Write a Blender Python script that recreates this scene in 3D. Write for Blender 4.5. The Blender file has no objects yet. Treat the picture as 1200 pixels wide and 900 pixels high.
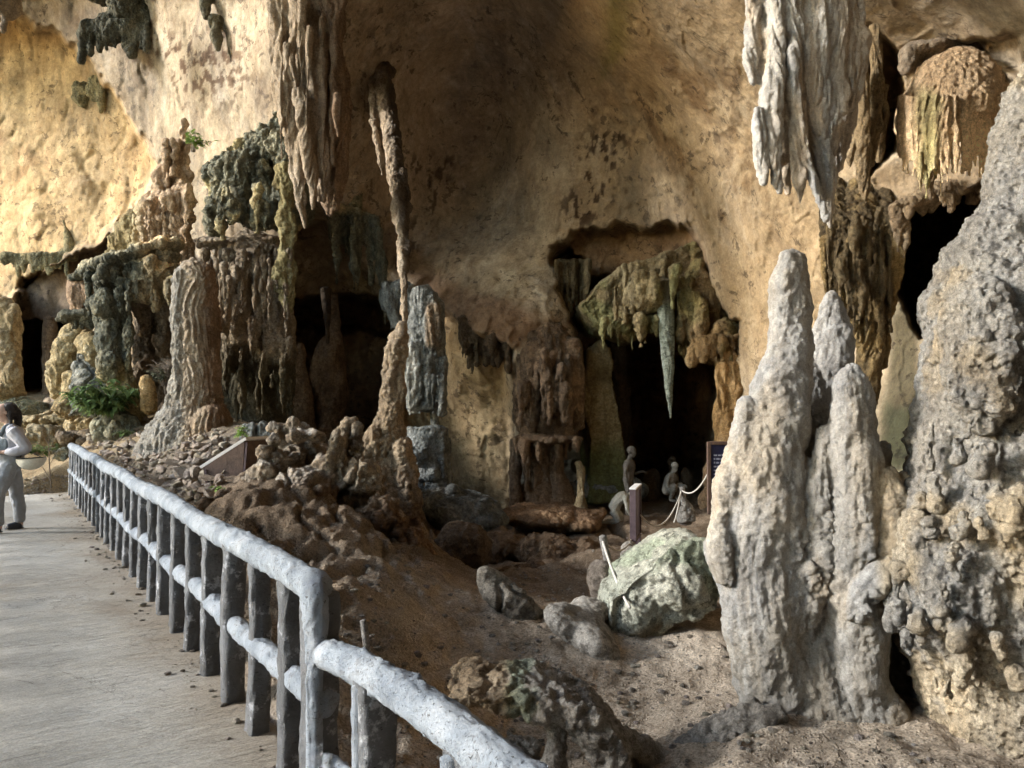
import bpy, bmesh, math, random
import numpy as np
from mathutils import Vector
rng = np.random.default_rng(7)
random.seed(7)
SC = bpy.context.scene
COL = SC.collection
R = math.radians

# ------------------------------------------------------------------ camera geometry (also used to place things)
CAM = np.array([0.0, 0.0, 1.6]); F = 900.0; PITCH = math.atan(25/900)
CP, SP = math.cos(PITCH), math.sin(PITCH)
def P(px, py, D):
    """world point at depth D (metres along world Y) seen at photo position px, py"""
    px = np.asarray(px, float); py = np.asarray(py, float); D = np.asarray(D, float)
    u = (px-600)/F; v = (450-py)/F
    y = CP - v*SP; z = SP + v*CP
    k = D/y
    return np.stack(np.broadcast_arrays(CAM[0]+u*k, CAM[1]+D, CAM[2]+z*k), -1)
def V(px, py, D): return Vector(P(px, py, D).tolist())
def to_px(p):
    """inverse of P"""
    d = p-CAM
    fw = d[..., 1]*CP + d[..., 2]*SP
    up = -d[..., 1]*SP + d[..., 2]*CP
    return 600+F*d[..., 0]/np.maximum(fw, 1e-3), 450-F*up/np.maximum(fw, 1e-3)

# ------------------------------------------------------------------ noise
_G = np.array([[1,1,0],[-1,1,0],[1,-1,0],[-1,-1,0],[1,0,1],[-1,0,1],[1,0,-1],[-1,0,-1],
               [0,1,1],[0,-1,1],[0,1,-1],[0,-1,-1],[1,1,0],[-1,1,0],[0,-1,1],[0,-1,-1]], np.float32)
def _h(ix, iy, iz):
    h = (ix*np.uint32(374761393)) ^ (iy*np.uint32(668265263)) ^ (iz*np.uint32(2246822519))
    h = (h ^ (h >> np.uint32(13)))*np.uint32(1274126177)
    return h ^ (h >> np.uint32(16))
def _pn(p):
    i = np.floor(p); f = (p-i).astype(np.float32); i = i.astype(np.int64).astype(np.uint32)
    u = f*f*f*(f*(f*6-15)+10)
    out = 0
    for dx in (0, 1):
        wx = u[:, 0] if dx else 1-u[:, 0]
        for dy in (0, 1):
            wy = u[:, 1] if dy else 1-u[:, 1]
            for dz in (0, 1):
                wz = u[:, 2] if dz else 1-u[:, 2]
                g = _G[_h(i[:, 0]+np.uint32(dx), i[:, 1]+np.uint32(dy), i[:, 2]+np.uint32(dz)) & np.uint32(15)]
                out = out + wx*wy*wz*(g[:, 0]*(f[:, 0]-dx)+g[:, 1]*(f[:, 1]-dy)+g[:, 2]*(f[:, 2]-dz))
    return out
def chunked(fn, p, n=65536):
    p = np.asarray(p, float)
    return np.concatenate([fn(p[k:k+n]) for k in range(0, len(p), n)]) if len(p) > n else fn(p)
def pn(p, off=0.0): return chunked(_pn, np.asarray(p, float)+1000.37+off)
def fbm(p, o=4, off=0.0, g=.5, lac=2.03):
    p = np.asarray(p, float); a = 1.0; s = 0; t = 0
    for k in range(o):
        s = s+a*pn(p, off+17.1*k); t += a; a *= g; p = p*lac
    return s/t*1.4
def billow(p, o=3, off=0.0, g=.5):
    p = np.asarray(p, float); a = 1.0; s = 0; t = 0
    for k in range(o):
        s = s+a*np.abs(pn(p, off+9.3*k)); t += a; a *= g; p = p*2.07
    return s/t*2
def _wo(p):
    i = np.floor(p); f = p-i; i = i.astype(np.int64)
    best = np.full(len(p), 9.0)
    for dx in (-1, 0, 1):
        for dy in (-1, 0, 1):
            for dz in (-1, 0, 1):
                c = (i+[dx, dy, dz]).astype(np.uint32)
                h = _h(c[:, 0], c[:, 1], c[:, 2])
                q = np.stack([(h & 1023)/1023., ((h >> 10) & 1023)/1023., ((h >> 20) & 1023)/1023.], -1)*.8+.1
                d = q+[dx, dy, dz]-f
                best = np.minimum(best, (d*d).sum(1))
    return np.sqrt(best)
def worley(p, off=0.0): return chunked(_wo, np.asarray(p, float)+500.5+off)
def knobs(p, off=0.0):
    w = worley(p, off); return np.sqrt(np.maximum(0, 1-(w/.75)**2))
def sstep(a, b, x):
    t = np.clip((x-a)/(b-a), 0, 1); return t*t*(3-2*t)

def poly_sd(pts, x, y):
    """signed distance to polygon, positive inside"""
    pts = np.asarray(pts, float); n = len(pts); d = np.full(x.shape, 1e18); ins = np.zeros(x.shape, bool)
    for k in range(n):
        a = pts[k]; b = pts[(k+1) % n]; e = b-a
        wx = x-a[0]; wy = y-a[1]
        t = np.clip((wx*e[0]+wy*e[1])/max(e@e, 1e-9), 0, 1)
        d = np.minimum(d, (wx-t*e[0])**2+(wy-t*e[1])**2)
        c = ((a[1] <= y) != (b[1] <= y))
        with np.errstate(divide='ignore', invalid='ignore'):
            xi = a[0]+(y-a[1])*e[0]/(e[1] if e[1] else 1e-9)
        ins ^= c & (x < xi)
    d = np.sqrt(d)
    return np.where(ins, d, -d)

def tps(ctrl):
    """smooth surface through scattered (x, y, value)"""
    c = np.asarray(ctrl, float); xy = c[:, :2]; n = len(c)
    def k(r2): return .5*r2*np.log(r2+1e-9)
    d2 = ((xy[:, None]-xy[None])**2).sum(-1)
    A = np.zeros((n+3, n+3)); A[:n, :n] = k(d2)+np.eye(n)*1e-3
    A[:n, n] = 1; A[:n, n+1:] = xy; A[n, :n] = 1; A[n+1:, :n] = xy.T
    w = np.linalg.solve(A, np.concatenate([c[:, 2], [0, 0, 0]]))
    def f(x, y):
        s = w[n]+w[n+1]*x+w[n+2]*y
        for q, ww in zip(xy, w[:n]): s = s+ww*k((x-q[0])**2+(y-q[1])**2)
        return s
    return f

# ------------------------------------------------------------------ meshes
def tag(o, label=None, cat=None, group=None, kind=None):
    if label: o['label'] = label
    if cat: o['category'] = cat
    if group: o['group'] = group
    if kind: o['kind'] = kind
    return o
def empty(name, loc, label, cat, group=None, rz=0):
    o = bpy.data.objects.new(name, None); COL.objects.link(o); o.location = loc; o.rotation_euler.z = rz
    o.empty_display_size = .1
    return tag(o, label, cat, group)
def mesh_np(name, v, faces, mat=None, parent=None, col=None, smooth=True):
    """faces: (n,4) array or list of index lists"""
    me = bpy.data.meshes.new(name)
    v = np.asarray(v, float)
    if isinstance(faces, np.ndarray) and faces.ndim == 2:
        n, m = faces.shape
        me.vertices.add(len(v)); me.vertices.foreach_set('co', v.astype(np.float32).ravel())
        me.loops.add(n*m); me.loops.foreach_set('vertex_index', faces.astype(np.int32).ravel())
        me.polygons.add(n); me.polygons.foreach_set('loop_start', np.arange(0, n*m, m, dtype=np.int32))
        me.update(calc_edges=True)
    else:
        me.from_pydata(v.tolist(), [], [list(map(int, f)) for f in faces]); me.update()
    me.validate()
    me.polygons.foreach_set('use_smooth', np.full(len(me.polygons), smooth))
    if col is not None and len(col) == len(me.vertices):
        at = me.color_attributes.new('Col', 'FLOAT_COLOR', 'POINT')
        at.data.foreach_set('color', np.concatenate([col, np.ones((len(col), 1))], 1).astype(np.float32).ravel())
    o = bpy.data.objects.new(name, me); COL.objects.link(o)
    if mat: me.materials.append(mat)
    if parent is not None: o.parent = parent; o.matrix_parent_inverse = parent_inv(parent)
    return o
def parent_inv(p):
    from mathutils import Matrix
    return (Matrix.Translation(p.location) @ p.rotation_euler.to_matrix().to_4x4()).inverted()
def get_np(me):
    n = len(me.vertices); v = np.empty(n*3, np.float32); me.vertices.foreach_get('co', v)
    return v.reshape(-1, 3).astype(float)
def get_faces(me):
    a = np.empty(len(me.loops), np.int32); me.loops.foreach_get('vertex_index', a)
    return a.reshape(-1, 4)
def normals(v, q):
    """area weighted vertex normals of a quad mesh"""
    n = np.cross(v[q[:, 2]]-v[q[:, 0]], v[q[:, 3]]-v[q[:, 1]])
    out = np.zeros_like(v)
    for k in range(4):
        for c in range(3): out[:, c] += np.bincount(q[:, k], n[:, c], len(v))
    return out/np.maximum(np.linalg.norm(out, axis=1, keepdims=True), 1e-12)
def laplace(v, q, it, lam=.5):
    e = np.concatenate([q[:, [0, 1]], q[:, [1, 2]], q[:, [2, 3]], q[:, [3, 0]]])
    cnt = np.bincount(e[:, 0], minlength=len(v))+np.bincount(e[:, 1], minlength=len(v))
    for _ in range(it):
        s = np.zeros_like(v)
        for c in range(3):
            s[:, c] = np.bincount(e[:, 0], v[e[:, 1], c], len(v))+np.bincount(e[:, 1], v[e[:, 0], c], len(v))
        v = v+lam*(s/np.maximum(cnt, 1)[:, None]-v)
    return v
def grid_faces(nr, nc, wrap=False):
    i = np.arange(nr-1)[:, None]*nc
    j = np.arange(nc if wrap else nc-1)[None]
    j2 = (j+1) % nc
    return np.stack([i+j, i+j2, i+nc+j2, i+nc+j], -1).reshape(-1, 4)

def sweep(pts, rad, ry=1.0, n=14, sub=6, cap=.6, prof=None):
    """closed tube through pts with radii; ry scales the radius along the depth axis. returns (v, faces list)"""
    pts = np.asarray(pts, float); rad = np.asarray(rad, float)
    m = len(pts); ry = np.broadcast_to(np.asarray(ry, float), (m,))
    if sub > 1 and m > 1:
        t = np.linspace(0, m-1, (m-1)*sub+1); k = np.minimum(t.astype(int), m-2); f = (t-k)[:, None]
        def cr(a):
            a = a if a.ndim > 1 else a[:, None]
            p0 = a[np.maximum(k-1, 0)]; p1 = a[k]; p2 = a[k+1]; p3 = a[np.minimum(k+2, m-1)]
            return .5*(2*p1+(p2-p0)*f+(2*p0-5*p1+4*p2-p3)*f**2+(3*p1-p0-3*p2+p3)*f**3)
        lo = np.minimum(rad[k], rad[k+1])*.9
        pts, rad, ry = cr(pts), np.maximum(cr(rad)[:, 0], lo), cr(ry)[:, 0]
    T = np.gradient(pts, axis=0); T /= np.maximum(np.linalg.norm(T, axis=1, keepdims=True), 1e-9)
    ya = np.array([0, 1., 0]); B = ya-T*(T@ya)[:, None]
    bl = np.linalg.norm(B, axis=1, keepdims=True)
    if bl.min() < .25:
        ya = np.array([0, 0, 1.]); B = ya-T*(T@ya)[:, None]; bl = np.linalg.norm(B, axis=1, keepdims=True)
    B /= np.maximum(bl, 1e-9); A = np.cross(B, T)
    th = np.linspace(0, 2*np.pi, n, endpoint=False)
    c, s = np.cos(th), np.sin(th)
    if prof is not None:                                   # superellipse
        e = 2/prof; c = np.sign(c)*np.abs(c)**e; s = np.sign(s)*np.abs(s)**e
    v = pts[:, None]+rad[:, None, None]*(c[None, :, None]*A[:, None]+s[None, :, None]*B[:, None]*ry[:, None, None])
    L = len(pts); v = v.reshape(-1, 3)
    a = pts[0]-T[0]*rad[0]*cap; b = pts[-1]+T[-1]*rad[-1]*cap
    v = np.concatenate([v, [a, b]])
    fs = grid_faces(L, n, True).tolist()
    for j in range(n):
        fs.append([L*n, (j+1) % n, j]); fs.append([L*n+1, (L-1)*n+j, (L-1)*n+(j+1) % n])
    return v, fs
def sw(D, pts, ry=1.0, n=14, sub=5, cap=.6, dD=None):
    """sweep given in photo pixels: pts = [(px, py, r_px[, D])]"""
    p = []; r = []
    for q in pts:
        d = q[3] if len(q) > 3 else D
        p.append(P(q[0], q[1], d)); r.append(q[2]*d/F)
    return sweep(p, r, ry, n, sub, cap)
def ell(D, px, py, rx, ry, rd=None, tilt=0):
    """ellipsoid by pixel radii; rd is the depth radius in pixels too"""
    rd = rd or rx
    c = P(px, py, D); k = D/F
    n, m = 16, 10
    v = []
    for i in range(1, m):
        a = math.pi*i/m
        for j in range(n):
            b = 2*math.pi*j/n
            x, y, z = math.sin(a)*math.cos(b)*rx*k, math.sin(a)*math.sin(b)*rd*k, math.cos(a)*ry*k
            ct, st = math.cos(tilt), math.sin(tilt)
            v.append([c[0]+x*ct-z*st, c[1]+y, c[2]+x*st+z*ct])
    ct, st = math.cos(tilt), math.sin(tilt)
    v.append([c[0]-ry*k*st, c[1], c[2]+ry*k*ct]); v.append([c[0]+ry*k*st, c[1], c[2]-ry*k*ct])
    fs = grid_faces(m-1, n, True).tolist(); t = (m-1)*n
    for j in range(n):
        fs.append([t, j, (j+1) % n]); fs.append([t+1, (m-2)*n+(j+1) % n, (m-2)*n+j])
    return np.array(v), fs
def slab(D0, D1, poly, back=None):
    """solid whose front outline is poly (photo pixels) at depth D0, extruded straight back to D1"""
    a = P([q[0] for q in poly], [q[1] for q in poly], D0); n = len(a)
    b = a.copy(); b[:, 1] += D1-D0
    v = np.concatenate([a, b])
    fs = [list(range(n))[::-1], list(range(n, 2*n))]+[[j, (j+1) % n, n+(j+1) % n, n+j] for j in range(n)]
    return v, fs
def drips(D, x0, x1, ytop, ylo, yhi, n, r=4, dD=.0, jit=.6):
    """row of hanging drips"""
    out = []
    for k in range(n):
        x = x0+(x1-x0)*(k+.5+jit*(random.random()-.5))/n
        yt = ytop(x) if callable(ytop) else ytop
        yb = random.uniform(ylo, yhi); rr = r*random.uniform(.7, 1.3); d = D+random.uniform(-dD, dD)
        lean = random.uniform(-2, 2)
        out.append(sw(d, [(x, yt, rr), (x+lean*.4, yt+(yb-yt)*.5, rr*.9), (x+lean, yb, rr*.3)], n=8, sub=3))
    return out
def raw_mesh(pieces):
    vs = []; fs = []; o = 0
    for v, f in pieces:
        vs.append(np.asarray(v)); fs += [[i+o for i in q] for q in f]; o += len(v)
    return np.concatenate(vs), fs
def remesh(pieces, voxel):
    v, f = raw_mesh(pieces)
    me = bpy.data.meshes.new('tmp'); me.from_pydata(v.tolist(), [], f); me.update()
    bm = bmesh.new(); bm.from_mesh(me); bmesh.ops.recalc_face_normals(bm, faces=bm.faces); bm.to_mesh(me); bm.free()
    o = bpy.data.objects.new('tmp', me); COL.objects.link(o)
    m = o.modifiers.new('r', 'REMESH'); m.mode = 'VOXEL'; m.voxel_size = voxel
    dg = bpy.context.evaluated_depsgraph_get()
    ev = o.evaluated_get(dg); me2 = ev.to_mesh()
    v, q = get_np(me2), get_faces(me2)
    ev.to_mesh_clear(); bpy.data.objects.remove(o); bpy.data.meshes.remove(me)
    return v, q
STATS = []
def rock(name, label, cat, pieces, voxel, smooth, disp, mat, group=None, col=None, parent=None, warp=0, wf=1.5):
    v, q = remesh(pieces, voxel)
    v = laplace(v, q, smooth)
    if warp:
        s = rng.uniform(0, 99)
        v = v+warp*np.stack([fbm(v*wf, 3, s), fbm(v*wf, 3, s+31), fbm(v*wf, 3, s+57)], -1)
    n = normals(v, q)
    if disp: v = v+disp(v, n)
    c = col(v, n) if col else np.ones((len(v), 3))
    o = mesh_np(name, v, q, mat, parent, c)
    STATS.append((name, len(v)))
    if parent is None:
        if label: tag(o, label, cat, group)
    return o
def dflow(flute=0., ff=6., zs=.12, lump=0., fl=2., pop=0., fp=12., fine=0., ffi=20., seed=0., zp=1.0, ridge=0., fr=1., side=False):
    """displacement along the normal: vertical flutes, lumps, popcorn knobs, fine grain"""
    def f(v, n):
        d = np.zeros(len(v))
        wob = None
        if flute:
            wob = np.stack([fbm(v*.8, 2, seed+3), fbm(v*.8, 2, seed+5), np.zeros(len(v))], -1)*.25
            p = (v+wob)*[ff, ff, ff*zs]
            d += flute*(billow(p, 3, seed)-.5)*(1-.8*np.abs(n[:, 2])**2)
        if lump: d += lump*fbm(v*fl, 4, seed+11)
        if ridge: d -= ridge*np.maximum(0, 1-np.abs(fbm(v*fr, 3, seed+77))*7)
        if pop:
            msk = .35+.65*sstep(-.25, .35, fbm(v*1.3, 3, seed+40))
            if side: msk = sstep(.0, .3, fbm(v*[2.2, 2.2, .7], 3, seed+40))*sstep(-.35, .35, n[:, 0])
            d += pop*msk*(knobs(v*[fp, fp, fp*zp], seed)+.5*knobs(v*fp*2.1, seed+9)-.6)
        if fine: d += fine*fbm(v*ffi, 4, seed+23)
        return n*d[:, None]
    return f

# ------------------------------------------------------------------ materials
class NT:
    def __init__(s, name):
        s.m = bpy.data.materials.new(name); s.m.use_nodes = True; s.t = s.m.node_tree; s.t.nodes.clear()
        s.out = s.n('ShaderNodeOutputMaterial'); s.b = s.n('ShaderNodeBsdfPrincipled')
        s.l(s.b.outputs[0], s.out.inputs[0])
    def n(s, t, **k):
        x = s.t.nodes.new(t)
        for a, b in k.items(): setattr(x, a, b)
        return x
    def l(s, a, b): s.t.links.new(a, b)
    def val(s, sock, v):
        if hasattr(v, 'links') or hasattr(v, 'is_output'): s.l(v, sock)
        else: sock.default_value = v
    def noise(s, vec, scale, detail=6, rough=.6, dist=0.):
        x = s.n('ShaderNodeTexNoise'); s.l(vec, x.inputs['Vector'])
        x.inputs['Scale'].default_value = scale; x.inputs['Detail'].default_value = detail
        x.inputs['Roughness'].default_value = rough; x.inputs['Distortion'].default_value = dist
        return x.outputs[0]
    def vor(s, vec, scale, feature='F1'):
        x = s.n('ShaderNodeTexVoronoi', feature=feature); s.l(vec, x.inputs['Vector']); x.inputs['Scale'].default_value = scale
        return x.outputs['Distance']
    def map(s, vec, scale, rot=(0, 0, 0)):
        x = s.n('ShaderNodeMapping'); s.l(vec, x.inputs[0]); x.inputs['Scale'].default_value = scale
        x.inputs['Rotation'].default_value = rot
        return x.outputs[0]
    def ramp(s, f, stops, interp='LINEAR'):
        x = s.n('ShaderNodeValToRGB'); s.l(f, x.inputs[0]); e = x.color_ramp.elements; x.color_ramp.interpolation = interp
        while len(e) < len(stops): e.new(.5)
        for k, (p, c) in enumerate(stops):
            e[k].position = p; e[k].color = (*c, 1) if isinstance(c, tuple) else (c, c, c, 1)
        return x.outputs[0]
    def mix(s, f, a, b, mode='MIX'):
        x = s.n('ShaderNodeMix', data_type='RGBA', blend_type=mode)
        for sock, v in ((x.inputs[0], f), (x.inputs[6], a), (x.inputs[7], b)):
            if isinstance(v, tuple): sock.default_value = (*v, 1)
            elif isinstance(v, (int, float)): sock.default_value = v
            else: s.l(v, sock)
        return x.outputs[2]
    def math(s, op, a, b=0.0, c=0.0):
        x = s.n('ShaderNodeMath', operation=op)
        for k, v in enumerate((a, b, c)):
            if isinstance(v, (int, float)): x.inputs[k].default_value = v
            else: s.l(v, x.inputs[k])
        return x.outputs[0]
    def bump(s, h, dist, strength=1.0, prev=None):
        x = s.n('ShaderNodeBump'); s.l(h, x.inputs['Height']); x.inputs['Distance'].default_value = dist
        x.inputs['Strength'].default_value = strength
        if prev is not None: s.l(prev, x.inputs['Normal'])
        return x.outputs[0]
    def done(s, col, rough=.9, nrm=None, spec=.25):
        if isinstance(col, tuple): s.b.inputs['Base Color'].default_value = (*col, 1)
        else: s.l(col, s.b.inputs['Base Color'])
        if isinstance(rough, (int, float)): s.b.inputs['Roughness'].default_value = rough
        else: s.l(rough, s.b.inputs['Roughness'])
        s.b.inputs['Specular IOR Level'].default_value = spec
        if nrm is not None: s.l(nrm, s.b.inputs['Normal'])
        return s.m
def mat_rock(name, dark, mid, light, s=1.0, streak=None, spots=None, warmer=None, bump=(.02, .006), bs=(3, 14), pits=None, attr=True, rough=.92, grain=1.0, sat=.80, crack=None, blotch=None):
    """rock: three tone mottling, vertical streaks, dark flecks, own-colour patches, two sizes of bump"""
    ds = lambda c: tuple(x*sat+(1-sat)*(.3*c[0]+.5*c[1]+.2*c[2]) for x in c)
    dark, mid, light = ds(dark), ds(mid), ds(light)
    streak = streak and (ds(streak[0]), *streak[1:]); warmer = warmer and (ds(warmer[0]), *warmer[1:])
    k = NT(name); g = k.n('ShaderNodeNewGeometry').outputs['Position']
    n1 = k.noise(g, 1.1*s, 9, .65, .4)
    n2 = k.noise(g, 7*s, 6, .7, .2)
    f = k.math('ADD', k.math('MULTIPLY', n1, .58), k.math('MULTIPLY', n2, .42))
    c = k.ramp(f, [(.36, dark), (.5, mid), (.63, light)])
    if warmer:
        w = k.ramp(k.noise(g, .55*s, 4, .6, .6), [(.45, 0.), (.62, 1.)])
        c = k.mix(k.math('MULTIPLY', w, warmer[1]), c, warmer[0])
    if streak:
        st = k.noise(k.map(g, (streak[2], streak[2], streak[2]*.07)), 1, 5, .65, .3)
        c = k.mix(k.math('MULTIPLY', k.ramp(st, [(.46, 0.), (.62, 1.)]), streak[1]), c, streak[0])
    if spots:
        col, amt, sc, lo = spots
        big = k.ramp(k.noise(g, sc*.16, 4, .6), [(.42, 0.), (.62, 1.)])
        sp = k.noise(k.map(g, (1, 1, 1.3)), sc, 6, .66, .35)
        m = k.math('MULTIPLY', k.ramp(k.math('ADD', sp, k.math('MULTIPLY', big, .10)), [(lo, 0.), (lo+.035, 1.)]), amt)
        c = k.mix(m, c, col)
    if blotch:
        for kk, (col, amt, sc, lo, hi) in enumerate(blotch):
            bn = k.noise(k.map(g, (1, 1, .62)), sc, 8, .66, .5+kk*.4)
            c = k.mix(k.math('MULTIPLY', k.ramp(bn, [(lo, 0.), (hi, 1.)]), amt), c, ds(col))
    ckb = None
    if crack:
        cn = k.noise(k.map(g, (1, 1, .7)), crack[0], 7, .6, .5)
        ckb = k.ramp(k.math('ABSOLUTE', k.math('SUBTRACT', cn, .5)), [(.0, 0.), (.012, 1.)])
        thin = k.ramp(k.math('ABSOLUTE', k.math('SUBTRACT', cn, .5)), [(.0, 1.), (.005, 0.)])
        gate = k.ramp(k.noise(g, crack[0]*1.7, 3), [(.5, 0.), (.62, 1.)])
        c = k.mix(k.math('MULTIPLY', k.math('MULTIPLY', thin, gate), crack[1]), c, (.05, .04, .03))
    if attr:
        a = k.n('ShaderNodeVertexColor', layer_name='Col').outputs[0]
        c = k.mix(1.0, c, a, 'MULTIPLY')
    # grain
    gr = k.ramp(k.noise(g, 60*s, 4, .75), [(.3, 1-.38*grain), (.7, 1+.32*grain)])
    c = k.mix(1.0, c, gr, 'MULTIPLY')
    gr = k.ramp(k.noise(g, 19*s, 5, .7, .3), [(.34, 1-.34*grain), (.5, 1.), (.66, 1+.26*grain)])
    c = k.mix(1.0, c, gr, 'MULTIPLY')
    b1 = k.bump(k.noise(g, bs[0]*s, 10, .68, .15), bump[0]*9)
    b2 = k.bump(k.noise(g, bs[1]*s, 8, .74), bump[1]*11, 1.0, b1)
    if pits:
        b2 = k.bump(k.ramp(k.vor(k.map(g, (1, 1, .8)), pits[0]), [(.0, 0.), (.5, 1.)]), pits[1], 1.0, b2)
    return k.done(c, rough, b2, .2)
# ------------------------------------------------------------------ camera, light, sky
cam = bpy.data.cameras.new('camera'); co = bpy.data.objects.new('camera', cam); COL.objects.link(co)
co.location = CAM.tolist(); co.rotation_euler = (R(90)+PITCH, 0, 0)
cam.sensor_fit = 'HORIZONTAL'; cam.sensor_width = 36; cam.lens = 36*F/1200; cam.clip_end = 3000; cam.clip_start = .05
SC.camera = co
SUN_EL, SUN_AZ = R(20), math.atan2(-.13, -.99)            # direction towards the sun
sd = Vector((math.cos(SUN_EL)*math.cos(SUN_AZ), math.cos(SUN_EL)*math.sin(SUN_AZ), math.sin(SUN_EL)))
sl = bpy.data.lights.new('sun', 'SUN'); so = bpy.data.objects.new('sun', sl); COL.objects.link(so)
sl.energy = 1.5; sl.angle = R(10); sl.color = (1, .985, .96)
so.rotation_euler = sd.to_track_quat('Z', 'Y').to_euler()
w = bpy.data.worlds.new('World'); SC.world = w; w.use_nodes = True
nt = w.node_tree; nt.nodes.clear()
sky = nt.nodes.new('ShaderNodeTexSky'); sky.sky_type = 'NISHITA'; sky.sun_disc = False
sky.sun_elevation = SUN_EL; sky.sun_rotation = math.atan2(sd.x, sd.y); sky.air_density = 1.3; sky.dust_density = .6
bg = nt.nodes.new('ShaderNodeBackground'); bg.inputs[1].default_value = .15
ou = nt.nodes.new('ShaderNodeOutputWorld'); nt.links.new(sky.outputs[0], bg.inputs[0]); nt.links.new(bg.outputs[0], ou.inputs[0])
SC.view_settings.view_transform = 'Standard'; SC.view_settings.look = 'None'
SC.view_settings.exposure = 2.38; SC.view_settings.gamma = 1
cy = SC.cycles
cy.max_bounces = 6; cy.diffuse_bounces = 3; cy.glossy_bounces = 2; cy.transmission_bounces = 2
cy.use_adaptive_sampling = True; cy.adaptive_threshold = .025; cy.use_denoising = True; cy.denoiser = 'OPENIMAGEDENOISE'; cy.caustics_reflective = False; cy.caustics_refractive = False
cy.sample_clamp_indirect = 6

# ------------------------------------------------------------------ materials of the place
M = {}
M['wall'] = mat_rock('ochre_cave_wall', (.19, .135, .075), (.35, .265, .155), (.52, .415, .265), .55, crack=(.45, .8), blotch=[((.14, .12, .10), .62, .42, .50, .66), ((.20, .135, .08), .5, 1.3, .53, .66), ((.50, .43, .33), .4, .8, .56, .68)],
                     streak=((.30, .19, .09), .30, 2.2), spots=((.07, .05, .035), .7, 3.4, .64),
                     warmer=((.47, .33, .17), .4), bump=(.011, .0045), bs=(2.0, 9), grain=.55, sat=.74)
M['dome'] = M['wall']
M['grey'] = mat_rock('grey_dusty_flowstone', (.20, .195, .19), (.36, .35, .335), (.53, .52, .50), 1.6,
                     streak=((.46, .37, .25), .42, 5), bump=(.003, .0022), bs=(9, 38), warmer=((.46, .41, .33), .32), grain=.6)
M['greyrough'] = mat_rock('grey_knobbly_flowstone', (.17, .158, .145), (.31, .295, .27), (.46, .44, .40), 1.8,
                     streak=((.44, .36, .25), .35, 4), bump=(.010, .006), bs=(11, 34), warmer=((.44, .38, .28), .45), pits=(22, .022))
M['cream'] = mat_rock('cream_flowstone', (.30, .215, .13), (.50, .385, .255), (.70, .57, .42), 1.2,
                     streak=((.24, .165, .10), .5, 4), bump=(.010, .006), bs=(6, 24), warmer=((.52, .36, .2), .5))
M['olive'] = mat_rock('mossy_dark_stone', (.055, .057, .042), (.12, .122, .085), (.30, .28, .18), 1.2,
                     streak=((.36, .30, .17), .35, 3.5), bump=(.018, .009), bs=(5, 18), pits=(13, .03))
M['slate'] = mat_rock('grey_green_stone', (.065, .07, .064), (.14, .148, .135), (.34, .345, .32), 1.2,
                     streak=((.42, .42, .38), .5, 3.5), bump=(.018, .009), bs=(5, 18), pits=(12, .03))
M['brown'] = mat_rock('brown_cave_stone', (.10, .062, .034), (.215, .138, .075), (.35, .245, .14), .9,
                     streak=((.11, .072, .045), .55, 3), bump=(.02, .008), bs=(4, 16), warmer=((.27, .165, .08), .5))
M['tan'] = mat_rock('tan_lumpy_stone', (.16, .11, .068), (.32, .235, .15), (.50, .40, .275), 1.0,
                     streak=((.16, .12, .08), .5, 3.5), bump=(.018, .009), bs=(5, 18), warmer=((.40, .27, .13), .5), pits=(12, .02))
M['ochre'] = mat_rock('yellow_flowstone', (.22, .145, .055), (.45, .33, .15), (.64, .51, .30), 1.0,
                     streak=((.17, .125, .06), .4, 4), bump=(.014, .007), bs=(5, 20))
M['boulder'] = mat_rock('pale_green_boulder', (.30, .30, .25), (.48, .48, .41), (.64, .63, .56), 1.6,
                     warmer=((.33, .36, .31), .7), bump=(.012, .006), bs=(7, 28), spots=((.10, .10, .08), .7, 9, .60))
M['slabrock'] = mat_rock('dusty_grey_boulder', (.20, .175, .145), (.36, .325, .275), (.52, .48, .42), 1.6,
                     warmer=((.40, .31, .21), .4), bump=(.012, .006), bs=(7, 28), spots=((.10, .085, .07), .5, 9, .62))

def mat_ground():
    k = NT('cave_floor_earth'); g = k.n('ShaderNodeNewGeometry').outputs['Position']
    n1 = k.noise(g, .9, 8, .62, .3); n2 = k.noise(g, 9, 6, .7)
    f = k.math('ADD', k.math('MULTIPLY', n1, .6), k.math('MULTIPLY', n2, .4))
    c = k.ramp(f, [(.35, (.16, .125, .09)), (.5, (.28, .23, .178)), (.66, (.41, .35, .28))])
    a = k.n('ShaderNodeVertexColor', layer_name='Col').outputs[0]
    c = k.mix(1.0, c, a, 'MULTIPLY')
    peb = k.ramp(k.vor(g, 38), [(.05, 1.), (.35, 0.)])
    spk = k.ramp(k.noise(g, 55, 3, .7), [(.36, .62), (.5, 1.), (.68, 1.3)])
    c = k.mix(1.0, c, spk, 'MULTIPLY')
    b = k.bump(k.noise(g, 6, 9, .72), .13)
    b = k.bump(k.noise(g, 32, 6, .75), .05, 1.0, b)
    b = k.bump(peb, .016, 1.0, b)
    return k.done(c, .95, b, .1)
M['ground'] = mat_ground()

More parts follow.
